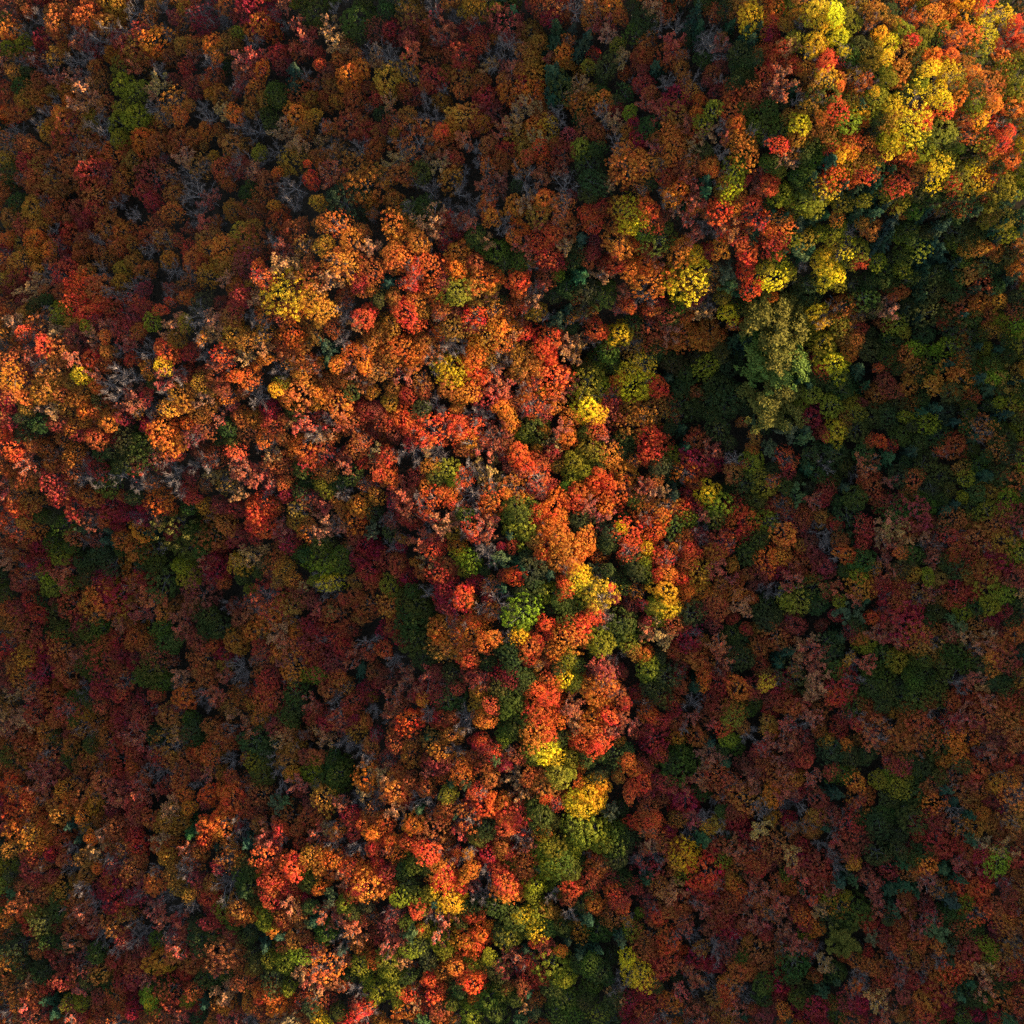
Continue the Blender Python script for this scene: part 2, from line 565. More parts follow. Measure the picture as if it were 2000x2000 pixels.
SURVEY = """
@247,0
5,6,8B;19,5,5A;29,5,7B;43,4,7A;55,9,9M;60,19,9M;70,10,8B;44,15,8U;36,13,6R;17,16,8O;31,26,9B;10,25,9R;20,30,8O;98,7,13M;88,9,10R;112,10,9R;78,2,7U;101,17,9O;86,24,6L;128,3,5L;140,8,10G;145,17,7G;156,6,6B;175,12,16G;178,24,9D;189,22,9R;187,38,10B;190,45,7H;120,20,6B;130,17,6W;135,30,11W;152,20,8H;158,30,9H;165,36,7U;128,38,8U;145,40,7R;115,40,11R;118,48,9R;97,30,9B;75,34,7A;64,34,6O;82,33,6A;52,33,7U;42,33,7A;10,38,9U;15,44,6U;33,42,7U;6,50,8W;24,54,10B;50,43,7W;63,46,9B;69,45,5O;75,50,6D;88,47,8W;98,45,8W;103,50,6O;90,56,8W;45,52,9R;50,64,9R;66,58,8R;60,62,6A;84,65,7R;96,67,8O;103,75,6A;127,54,10C;127,66,8C;135,56,4B;146,49,9S;152,55,8R;144,64,7R;160,46,6U;174,42,7U;168,55,11O;178,53,8O;168,66,7U;155,62,5A;8,67,9L;6,86,9L;24,63,7H;20,70,7H;22,82,9B;38,75,8O;40,88,9O;30,88,7A;47,80,6A;63,71,5O;58,80,6B;60,88,7B;70,70,6A;74,83,7H;82,87,7O;95,82,7U;112,68,10G;115,76,8G;107,86,7D;110,94,7D;140,74,6A;133,70,5U;150,72,6U;160,76,6A;172,74,8U;182,66,6R;190,66,6A;190,75,6R;128,86,11O;142,88,8A;122,99,10H;135,98,9U;150,96,8U;154,97,4O;172,93,12U;180,99,10R;190,100,7U;184,82,5R;193,85,6D;12,105,13O;5,120,8A;22,110,9U;28,120,8R;40,106,10R;52,103,7U;60,97,7A;70,98,6U;85,95,8B;98,98,11B;80,108,13A;58,125,10A;66,118,6A;45,120,6H;72,127,9R;76,135,7U;88,124,11R;100,115,8L;97,128,8H;104,120,6B;113,112,10B;130,110,9H;128,120,7A;145,117,8U;156,113,8A;175,111,10B;187,115,9U;114,130,5O;120,128,5A;105,137,8U;139,135,11S;137,124,4S;147,125,6U;156,130,9W;153,137,7R;173,127,11A;190,132,7A;180,140,9A;125,140,11B;125,152,9B;20,133,9R;12,143,11R;20,152,8R;33,132,8U;36,145,8U;45,130,7B;55,143,11B;63,150,8W;92,145,9D;78,140,5U;100,150,6U;80,158,9A;95,160,7U;112,155,7O;145,152,7A;165,150,14D;115,165,9R;128,172,11R;6,162,9B;35,160,10U;25,170,9R;53,162,9B;58,168,7W;68,168,7U;30,180,8U;15,178,9U;40,182,7R;63,178,10A;87,178,9A;97,170,6A;160,170,9O;168,180,10O;147,168,9U;178,175,8U;182,185,8H;110,182,9B;118,188,8W;95,186,10R;74,186,7O;62,188,9U;48,190,7R;18,188,8B;5,185,7A;150,185,8A;135,186,8A;160,190,6O
@747,0
4,8,8D;18,5,9A;25,11,7A;40,4,9B;42,12,9W;55,14,8B;48,24,8W;66,6,11A;76,8,8A;86,6,6L;97,3,7G;98,8,9C;111,4,7R;120,7,8U;130,5,8U;147,6,10B;159,7,6U;156,14,8O;174,3,8O;190,5,8D;192,22,10G;180,12,7U;168,18,10W;170,26,8H;138,10,7R;128,13,6M;6,23,9R;23,20,10R;20,28,8R;35,22,7U;68,17,9U;95,18,12R;74,25,8R;72,33,7R;60,24,7R;44,30,7R;112,25,11A;118,32,9A;108,38,9A;113,45,8A;132,22,10C;130,33,8C;144,21,6C;140,32,6O;137,40,6O;152,33,9C;147,42,7C;178,34,7L;160,42,6R;170,50,10D;156,50,6L;5,40,10B;12,48,7B;22,40,10W;40,43,7R;57,40,14R;62,45,9R;83,40,9B;95,32,9B;93,44,9B;80,50,8H;104,55,8U;110,52,7A;118,58,8A;126,44,5W;133,48,6A;140,49,6A;193,46,9R;180,45,7H;183,55,6U;193,63,7S;20,53,11A;5,62,11A;5,78,9H;17,68,8R;25,72,8R;38,58,9R;32,66,7U;48,55,6A;62,57,9A;75,62,10R;78,72,10R;84,82,9R;58,69,8U;47,69,5B;45,76,8A;98,57,9W;106,60,6M;90,60,6U;93,70,7O;102,85,11B;110,80,9H;115,70,7O;118,80,7U;100,92,8H;90,97,7W;132,57,11C;137,68,9D;125,70,7C;128,76,7C;150,65,7H;158,69,6A;152,78,8O;144,77,6O;166,70,6D;168,78,6O;184,70,8D;176,76,7D;187,84,6L;178,84,7M;189,92,6M;150,87,9D;132,85,7B;135,93,8B;168,88,9B;175,92,8H;122,88,7U;126,95,7A;155,96,8R;163,100,7U;33,77,7B;40,88,10B;20,87,8A;60,87,12A;70,95,8U;76,92,7O;52,96,7A;11,93,7R;10,100,7A;2,98,6R;28,105,12U;45,103,11U;44,100,6S;18,103,6R;18,115,9B;10,120,8H;62,107,9W;70,112,8B;80,108,8U;78,118,7U;72,124,7B;80,126,6O;105,102,8A;115,95,6O;118,105,8H;95,112,9R;108,112,8A;119,111,5S;110,118,7U;90,120,8U;92,127,6R;104,126,6U;130,110,9U;142,102,7R;138,115,8R;150,112,9L;162,113,6D;178,108,8B;186,113,10O;188,124,12O;178,120,8O;193,106,6M;158,122,10D;160,135,11D;157,146,8D;48,118,8W;55,120,6R;52,132,10O;45,125,7H;17,132,9U;4,128,7B;4,136,7O;30,130,8D;35,143,10B;25,138,7B;58,145,10B;75,140,8W;80,135,7B;88,137,9W;62,132,6B;110,134,11B;120,134,8W;102,140,6D;138,138,11B;135,128,7W;143,148,6R;172,140,7H;175,133,7U;122,150,10O;110,152,8H;120,160,8A;100,156,8O;78,152,11O;82,163,9O;92,168,10B;65,162,8B;66,170,7W;136,153,8O;134,164,7O;155,160,9S;165,156,7R;158,168,8S;140,170,10R;130,176,8S;118,180,8S;105,172,8O;98,178,8O;108,186,8W;120,170,6W;8,150,10A;20,158,8B;30,155,9D;22,163,9G;38,167,11H;50,165,6R;48,178,6M;58,165,6R;10,172,9O;26,180,11O;32,188,9O;20,176,6O;8,188,9O;45,172,7U;58,188,9O;70,178,9D;78,182,7H;86,188,11G;188,158,10Y;180,156,9A;175,170,8U;187,172,9Y;180,182,9O;160,182,8R;158,190,7R;150,180,6C;138,185,7H;147,188,6D;125,190,8S;190,185,6O;175,190,6S
@1250,0
3,15,9D;10,8,8H;15,18,8B;30,20,9B;7,28,8U;20,8,8U;4,36,7U;3,44,7R;12,50,7C;2,52,6R;25,35,8W;22,42,9U;32,42,9U;30,50,7U;42,10,9C;55,9,7U;45,20,7C;35,32,5D;52,28,8B;55,38,8B;62,29,6A;62,34,6W;48,45,8D;68,20,7C;65,6,8D;80,6,9A;85,13,9Y;75,10,6A;88,4,7A;80,25,9C;90,21,9C;85,30,8C;101,17,4S;99,25,6M;100,30,5R;103,6,10O;114,5,9O;117,12,6O;132,8,12Y;143,8,9Y;138,18,9Y;147,12,7Y;125,15,8A;162,4,8A;172,8,9O;175,16,8A;188,8,8D;180,10,7A;155,12,7L;160,17,7O;190,18,6A;110,18,7A;117,30,9O;112,36,8H;133,32,10Y;130,40,6Y;150,28,9Y;148,20,6Y;141,43,7S;140,49,5S;168,34,13G;160,42,9G;175,44,9L;182,25,8Y;153,39,6Y;188,33,8Y;186,42,8Y;105,45,11S;108,36,8S;116,49,7S;98,55,9S;92,39,8O;88,45,7D;75,40,9D;80,50,9D;70,50,8D;77,58,8D;72,62,7D;84,60,6D;55,55,8R;60,50,6R;50,62,7R;58,68,8R;60,60,7B;40,60,9B;33,60,6U;38,70,6A;20,62,7B;4,62,10R;8,70,7R;5,78,9W;15,85,8W;28,75,8M;68,69,7R;85,70,8R;92,72,7R;95,65,8W;108,60,10W;103,70,8W;116,65,7C;124,52,8A;127,60,7A;135,55,6Y;132,68,8A;140,60,7Y;150,60,10A;162,55,13A;165,68,11O;158,75,9O;170,62,8O;150,65,5O;142,70,12G;180,72,9L;188,60,8O;185,53,7O;190,80,10Y;188,90,9A;176,70,6Y;168,81,8C;148,82,7S;128,82,8A;120,76,8B;132,76,6B;45,76,7O;28,85,10A;43,85,7O;56,82,9L;70,82,8O;73,93,8O;62,95,11B;65,104,7W;52,100,7H;47,92,7L;35,94,7W;6,97,8D;25,100,11O;28,108,9O;12,104,7U;12,112,7W;24,118,8O;40,112,8H;36,120,7A;50,114,7G;63,115,9B;75,105,8O;80,110,8O;78,118,8G;73,127,9L;85,100,7B;95,105,10B;80,82,8G;90,90,9G;85,95,7L;98,80,7G;97,86,6G;108,95,10G;113,88,7A;122,92,9Y;128,97,9O;120,102,9A;136,90,9O;140,97,9O;145,103,8O;130,106,9G;118,100,7A;157,90,12L;165,83,7Y;170,92,7O;180,90,8D;176,100,7D;160,105,10S;155,110,8O;145,110,7S;172,108,8O;181,113,7S;190,105,10Y;185,100,9Y;105,110,9S;110,109,7S;117,115,7O;110,120,9H;100,122,9G;95,122,7G;105,128,8A;125,115,10G;132,118,8G;142,120,9C;125,127,8G;118,132,7D;152,117,7O;160,115,6Y;165,122,8A;172,122,6O;168,130,7S;177,133,9C;190,127,6C;190,120,4S;180,120,6D;155,127,8O;148,131,9O;158,134,8O;138,135,7O;130,133,7C;40,125,9R;45,128,6R;30,127,7R;5,125,10O;15,125,8A;20,132,7R;8,137,7D;2,143,7U;53,124,7O;55,130,6O;50,135,7C;65,133,10O;70,140,9Y;76,147,10O;65,145,8A;30,142,9O;22,147,9O;35,135,7W;42,143,8W;40,150,8W;48,145,7C;95,143,10S;100,138,6S;88,142,7W;80,136,6R;85,152,8S;98,150,7D;63,155,9S;70,158,7O;5,155,10S;3,163,7Y;10,165,8S;17,164,7R;28,158,8H;35,165,7W;40,157,6O;52,160,7R;88,163,11S;83,168,8U;100,160,5C;95,171,7O;107,166,7O;69,169,9W;63,172,6S;108,145,8A;112,150,7A;125,150,11L;130,155,9L;120,158,8L;137,140,8Y;145,138,7L;125,140,8G;115,155,7D;120,168,10C;108,163,6C;130,165,7C;152,140,9C;163,142,7C;153,152,8L;168,152,7L;165,160,7C;148,164,6O;140,162,6C;187,142,9L;178,140,8C;185,155,9C;178,160,8C;175,170,10A;168,168,7A;190,168,8C;185,180,9C;150,172,8A;158,175,7B;135,175,11L;125,178,7L;15,180,12G;20,172,7G;40,178,10W;47,170,8B;58,175,7B;33,183,7O;30,190,8O;5,188,6U;3,175,7L;60,186,9O;52,188,7R;75,178,9S;82,187,9S;72,170,6R;86,176,7C;105,178,8S;102,185,9S;97,176,7O;112,186,9P;120,182,10P;115,178,7L;103,190,7A;140,191,7Y;155,187,9Y;165,187,8A;128,188,7C;145,183,6A;150,165,5C
@247,500
5,5,9A;15,10,8U;32,3,6A;50,3,8U;35,12,9B;47,11,8B;12,17,7B;3,24,7B;12,26,9R;35,26,10R;33,34,7S;27,41,5S;45,32,8U;5,35,8R;6,45,9R;14,40,7R;62,14,8A;72,5,8A;80,8,7A;90,5,8R;100,7,7O;102,16,8S;108,19,6S;93,24,8A;76,17,9H;82,24,7O;86,30,8R;82,36,6R;78,45,9U;66,48,9H;55,45,9B;58,38,7D;100,33,9H;106,40,8O;120,7,10H;137,5,7U;139,18,8R;125,15,6U;121,26,10Y;130,32,8A;128,42,9O;117,44,7R;120,37,6R;97,49,8B;106,50,5B;152,17,12H;168,6,12O;160,5,8O;186,11,8R;175,20,8R;178,27,7U;168,15,6H;185,25,7A;190,32,7D;150,40,8O;140,30,8A;146,50,7A;155,54,6U;166,44,10B;174,50,8H;180,44,11S;183,42,7S;190,55,7A;34,53,9H;45,50,6L;20,50,8L;10,57,7O;4,65,7W;36,62,7A;57,60,8O;68,58,8H;80,57,10A;90,63,8A;102,60,9O;125,58,8O;117,65,7U;131,65,6O;142,58,7A;136,65,7A;152,68,9C;152,78,6C;163,63,7B;172,70,9O;185,60,8U;180,70,8A;29,70,9S;36,73,6R;17,74,9B;3,78,7R;27,82,6Y;15,85,8O;48,72,8R;58,77,9B;66,83,6W;72,73,8S;76,79,6S;90,76,9H;104,70,7H;107,77,6O;120,74,9W;113,87,10B;130,77,8U;125,80,7A;140,80,7A;132,88,8A;146,80,5O;160,80,7O;168,84,9H;180,80,8O;188,85,8A;175,92,8U;5,92,9B;30,90,9W;40,92,8B;45,88,7R;66,90,10R;72,98,7R;55,95,6A;83,91,7O;93,91,7O;20,96,6D;28,103,9B;40,102,8A;15,105,8R;5,106,8W;50,100,6A;57,106,10H;76,106,7O;65,102,6A;88,102,7U;98,106,10B;100,97,7B;112,100,7Y;120,105,9A;118,95,6L;134,99,12O;143,102,8O;150,93,7U;155,96,7U;170,100,8D;163,92,7U;185,102,7A;180,95,6B;35,115,12O;45,112,8A;7,115,8A;20,118,8B;55,118,7A;65,112,8A;80,113,6R;70,122,9W;85,120,8U;75,128,7D;95,122,7A;92,130,8R;15,127,7M;28,130,9O;30,140,9O;42,138,9O;38,148,7R;52,135,8R;60,130,7R;108,115,8M;110,126,9S;118,122,6R;117,136,8U;112,133,6R;126,116,9D;125,125,7H;136,125,12W;147,125,6U;140,136,8B;148,135,7H;160,110,13O;162,120,8W;154,122,7B;172,122,9U;180,115,9R;190,122,7R;165,128,8U;175,135,9U;188,115,6R;12,140,13D;6,148,8D;10,155,8R;25,155,9R;25,147,7R;55,147,9R;65,150,9U;50,158,8B;62,157,8B;82,148,8S;85,155,9W;80,140,6D;88,165,8W;105,143,10B;103,138,6O;115,155,9U;120,160,8U;110,150,7H;132,145,10O;128,140,6O;137,153,8R;150,148,8R;145,158,8R;155,135,6U;152,163,9U;165,157,9W;165,150,7R;175,145,8U;180,140,7U;190,148,7H;190,155,6R;35,163,12B;30,170,8B;40,178,8B;5,162,6G;12,172,9B;20,170,6R;48,165,7R;60,172,8U;65,165,8H;75,170,8A;85,178,9H;103,165,11W;110,172,9M;120,180,8M;120,170,6U;132,160,9D;135,170,9D;130,178,7D;147,173,8L;153,177,8L;160,172,7D;172,166,8D;180,172,7R;190,165,6S;189,174,7R;5,182,7D;12,189,6M;25,184,9O;45,178,8R;52,182,6R;70,188,9R;85,190,7R;58,188,7A;48,190,6D;97,190,8S;105,185,7S;112,188,8R;137,182,8R;148,187,8W;130,190,7A;160,183,7A;162,190,7A;176,188,9O;187,180,7A;165,178,7B;30,190,7U
@747,500
8,5,9U;15,3,7O;23,11,12S;18,20,8S;24,23,7S;37,24,9S;44,20,7R;35,6,8O;45,8,6R;55,9,8O;60,4,8A;70,4,8U;4,20,8C;8,30,7A;56,25,11L;68,22,6A;78,15,14O;70,27,8A;82,24,8O;82,30,6W;88,33,6D;92,3,9G;103,3,8G;111,5,7A;103,17,11S;102,27,8O;115,23,10B;122,22,6W;115,30,7H;124,3,8R;130,5,8R;124,15,6R;133,14,6L;145,3,7D;155,3,8R;168,5,7R;176,5,8S;187,9,11O;165,12,8H;150,14,10C;130,27,10D;140,22,9D;155,24,9D;165,27,10G;172,22,8G;146,31,6R;152,36,8D;160,40,6A;182,27,7W;186,38,8S;178,40,7W;17,38,11S;25,32,8A;30,43,8A;22,48,8S;10,37,7U;6,50,8A;43,38,8U;42,45,7R;55,42,8R;53,52,9A;42,58,8O;35,65,8U;70,44,12S;72,50,8R;64,52,6R;85,40,8O;95,38,7U;88,50,9O;97,50,8O;80,58,10A;90,62,9O;108,38,8S;116,40,7A;103,35,5O;107,57,8S;100,58,8H;103,50,6U;123,45,8B;132,48,9C;140,40,8C;145,45,7A;152,45,7R;163,55,10S;158,62,7R;180,57,13Y;187,65,8A;190,50,6D;170,67,5A;125,62,10S;130,57,6S;127,72,8S;122,68,6S;131,88,10S;122,85,6R;127,78,6S;137,62,7H;142,66,8H;148,68,7A;138,72,8B;145,78,7H;15,68,11O;26,72,10O;22,80,8O;18,88,10W;32,64,7U;40,72,8B;38,82,8B;5,72,8A;5,85,9A;52,64,9B;60,70,7B;69,66,8O;71,76,8O;63,78,6O;51,84,13Y;56,92,8Y;45,80,7Y;48,95,8A;70,88,10S;65,93,8R;88,77,13B;80,78,8A;85,90,11W;95,95,9W;110,74,11A;115,82,9O;104,84,10A;103,72,8A;98,68,6A;108,98,9O;105,105,6O;120,102,6Y;115,96,6W;130,103,7O;170,70,12G;163,78,8G;175,82,8G;157,92,11L;165,97,8L;155,83,7G;185,85,12Y;188,97,10Y;183,103,8L;178,92,7O;145,98,10W;137,90,6W;165,105,8B;174,105,7R;193,77,7Y;30,95,9R;18,104,10R;32,102,7R;8,100,8U;6,108,7A;55,102,9A;65,103,9O;58,110,8A;75,102,8R;40,110,10B;88,103,9W;92,105,8R;100,110,7R;114,113,10S;108,117,7R;90,114,9O;95,119,7O;128,113,8O;135,105,7W;123,118,6R;155,114,13Y;162,120,9Y;150,108,7A;172,120,8R;172,112,6W;188,112,10A;187,126,11A;192,120,8A;70,117,11B;78,122,7B;55,115,6A;15,122,12S;5,125,9R;20,127,8S;10,133,8R;30,115,8D;38,132,12S;45,123,8R;32,137,7S;62,132,13S;66,138,10O;57,127,9S;75,140,7S;62,147,7R;88,135,10R;97,128,8O;93,143,9R;82,145,9W;90,150,7R;115,130,12G;105,135,8L;122,132,6A;135,130,9W;142,122,7O;130,140,8H;140,137,7O;152,133,6G;155,143,13L;160,150,8L;145,155,9L;143,165,9L;152,162,8L;138,175,7G;132,158,7A;163,132,7S;168,140,9W;160,127,6W;185,138,11D;180,148,8D;172,152,10O;165,157,6D;182,165,10A;190,155,8A;25,148,10B;12,152,7B;3,150,9S;42,147,10B;35,145,5H;22,140,7R;65,158,10B;72,163,7B;80,165,10H;83,173,8B;102,150,10S;108,157,8S;104,163,8W;117,155,7R;122,158,6M;118,168,11S;125,172,7R;112,178,8R;128,148,6R;98,150,4G;95,160,7R;37,159,7A;41,166,8G;50,163,8L;53,170,6L;60,168,7S;5,167,9S;26,167,8R;33,173,6A;14,178,10W;20,185,9W;8,185,7M;28,185,8B;37,182,8S;45,178,6O;52,178,8O;52,186,7S;67,182,12B;60,190,6R;82,185,10O;97,173,8O;93,180,7O;105,182,8A;112,182,5A;100,190,11G;112,188,8G;118,191,6S;130,186,9O;120,180,6R;150,178,12O;145,185,9S;160,172,9S;170,172,9S;175,180,12O;170,190,9O;155,188,9W;163,163,6S;190,185,8G;185,175,6B;192,178,6W
@1250,500
4,5,9O;8,15,11O;15,23,7O;10,3,8W;27,5,7R;40,12,13Y;48,22,10A;32,25,9L;35,17,8A;53,10,7A;65,12,11P;68,22,8P;80,10,8S;82,4,7S;85,23,8S;72,20,5R;95,8,9L;105,5,9L;100,15,8Y;112,10,8A;118,18,6D;105,22,7A;123,8,7B;127,20,8D;140,5,10Y;147,10,9Y;140,17,8Y;155,5,7L;150,20,7L;165,5,7S;180,3,7A;185,12,9D;175,18,9D;162,20,8D;190,20,8D;170,30,9D;5,28,9B;10,38,9R;20,40,7R;8,50,9R;15,35,6R;30,35,9G;25,42,7D;42,32,7R;52,37,8B;48,42,6H;62,30,9L;68,42,8Y;75,28,7C;22,55,10H;14,63,10U;31,56,8O;28,62,6U;52,55,13A;45,60,8A;60,60,8A;55,66,8A;70,52,6O;100,31,6O;132,42,9Y;138,50,9Y;145,40,7B;155,38,14A;165,45,9A;152,50,9A;178,38,9D;188,40,8H;185,50,7R;165,55,6R;140,65,14A;152,60,8A;163,63,10A;160,72,9O;130,78,8R;148,81,10Y;137,86,5S;165,85,10C;180,84,5S;186,83,4R;175,70,9D;190,65,9D;188,75,8D;12,72,8D;25,80,11D;22,75,7D;45,75,12D;52,82,9L;35,88,9D;62,72,9D;70,65,8C;80,65,7C;65,80,9D;3,80,8Y;5,92,8Y;22,92,7C;14,98,9S;3,103,6Y;42,103,8U;30,100,8D;30,112,10D;42,115,9D;55,95,10D;62,98,10D;70,105,10D;52,110,9D;65,115,8D;55,120,8D;14,115,8A;20,107,7U;3,122,9A;12,128,6A;25,120,7U;22,130,7D;60,130,11D;68,140,9D;32,130,7C;42,137,9R;35,145,6C;55,145,9W;42,154,11M;60,157,7M;10,135,9S;12,145,12S;5,150,8S;25,150,8L;25,160,11D;15,160,8D;35,162,7O;5,172,8W;12,170,7R;8,182,10H;18,178,6H;25,180,8C;42,172,6R;52,180,12Y;58,188,9A;52,160,7U;70,163,9U;78,157,5S;70,153,8B;20,190,11O;32,190,7S;5,190,8O;42,190,6M;103,46,27Q;107,80,24Q;103,108,22Q;112,131,11P;98,145,10P;125,137,8P;118,95,8C;128,98,7C;138,93,9D;150,92,9D;155,100,9D;145,112,12A;160,110,8A;163,118,10A;168,111,5R;155,125,8A;130,122,9M;137,132,7R;140,137,5S;150,132,10Y;125,132,8C;165,130,9D;175,120,9D;188,120,9D;180,105,9U;190,103,8R;185,95,7R;170,98,8C;182,140,6S;190,142,5R;175,140,7U;170,148,9D;188,152,9C;178,160,7C;148,148,12D;155,158,9D;140,158,9B;128,150,7D;127,160,7C;110,154,9S;112,162,7R;100,163,6D;85,157,8L;90,165,9L;80,172,9D;95,175,9L;88,185,9D;99,170,5S;110,173,7D;118,180,9P;142,173,10R;140,182,7R;155,175,8C;162,165,7B;150,185,8D;165,182,11D;175,175,8R;172,168,7R;183,185,9R;188,170,7W;107,188,10R;97,189,6R;120,190,7R;130,185,7W;75,190,7R;135,165,7D;145,165,7D;130,105,8L;122,112,6A;86,136,5A;190,185,7R;172,158,8W
@247,1000
12,4,9M;24,7,8H;40,10,13G;52,15,12G;48,26,11G;56,27,8G;35,15,7R;17,16,6C;8,14,9O;6,26,9O;18,30,13D;22,40,10D;12,38,8D;28,27,6B;40,40,11L;46,47,9L;5,42,9A;27,52,12G;7,55,9W;15,50,6M;20,66,11W;66,17,8R;74,9,8A;82,18,9R;86,15,7R;100,4,11S;104,12,8S;117,12,8W;124,24,9M;118,24,7R;72,26,6R;66,36,11M;70,42,9M;92,33,12H;85,38,9A;60,36,7W;65,50,9R;73,53,7R;88,48,10D;100,46,7G;104,38,6D;112,38,8U;109,45,6R;128,8,8A;140,8,7A;139,15,5O;152,10,10H;160,8,7B;174,4,9O;185,14,9P;148,22,12D;148,37,15L;162,33,10G;135,33,8D;165,40,8G;153,52,9Y;142,52,6L;130,30,6G;172,18,7R;180,25,10M;174,33,8M;188,30,7M;168,26,6R;182,45,9R;172,52,8R;188,52,8R;120,42,7A;125,50,10A;115,52,7A;135,55,7H;5,67,7A;10,76,9W;18,76,8B;28,77,6O;37,70,9U;55,63,13R;50,69,8R;62,80,14D;70,88,11D;55,75,8D;60,90,8D;80,71,10R;85,80,9R;95,58,6L;107,65,10R;95,67,6U;100,75,8B;92,77,7W;118,70,7A;124,72,8A;110,80,9O;125,82,9U;105,88,10A;95,90,8A;132,60,8R;140,67,8R;152,60,9B;145,73,7W;155,75,8H;165,66,7R;174,63,7R;182,70,12U;175,80,8U;140,85,9M;146,90,7M;160,77,8U;168,88,7R;150,95,8R;160,95,8R;27,88,10G;30,98,10G;37,95,7G;42,85,10W;47,95,7W;5,95,9R;4,85,7R;15,98,8U;57,98,7R;66,100,7R;82,97,9A;85,103,7A;74,107,8M;75,113,6A;100,103,9R;102,109,10R;115,93,10H;120,98,9W;128,92,8O;130,100,8U;115,105,9O;140,98,9R;142,106,8U;120,112,8W;130,110,6B;125,118,8O;157,113,12R;148,118,9R;172,108,8W;182,98,10B;185,107,7R;188,120,8U;165,103,7R;22,107,8R;8,108,8R;5,115,7M;20,120,14G;12,125,9G;28,128,8G;58,110,10U;55,120,8U;60,127,8U;40,125,10H;42,130,8B;85,118,10B;75,124,8W;88,125,7B;100,122,6U;110,124,7R;105,130,9R;95,135,6R;125,125,8A;137,123,7L;145,123,6L;152,135,8U;165,132,7A;178,118,6C;182,134,6M;190,130,7R;162,125,7A;127,138,10D;125,150,9D;132,145,8D;44,140,11O;40,148,8R;13,143,7R;22,138,8R;12,155,10R;5,150,7R;32,155,11A;24,150,5R;22,170,10D;50,165,11D;55,172,8D;36,175,11A;40,168,6H;48,155,6G;8,170,8W;63,147,11B;57,138,7B;67,138,9W;68,143,6R;87,138,8R;94,145,8A;78,145,9A;80,152,8H;105,143,9R;113,140,9R;100,155,9A;93,158,8H;104,155,7A;113,160,7R;122,157,8G;80,163,9B;65,163,11U;73,168,8R;70,175,8U;98,175,14D;105,182,9D;110,172,6D;95,163,9W;118,170,9H;122,165,7U;135,168,8R;150,170,9H;130,175,8A;140,145,10W;142,152,7R;157,143,8B;155,155,7R;160,156,8S;165,160,8R;170,150,8R;172,158,7M;152,160,6M;175,162,9A;188,168,6M;188,150,8B;180,158,7U;172,143,8R;186,140,6A;163,175,9B;175,180,11B;182,187,8B;185,176,7U;10,185,9R;5,180,7R;20,183,8R;25,187,7R;55,182,9U;62,185,9U;70,180,7A;78,175,7U;80,188,7B;90,185,7U;100,190,7L;112,185,8B;122,188,8A;125,180,8A;135,185,7R;145,185,7U;155,188,8D;48,190,7R;35,188,7U;65,190,6U;20,192,6B;5,192,6O;145,192,6L
@747,1000
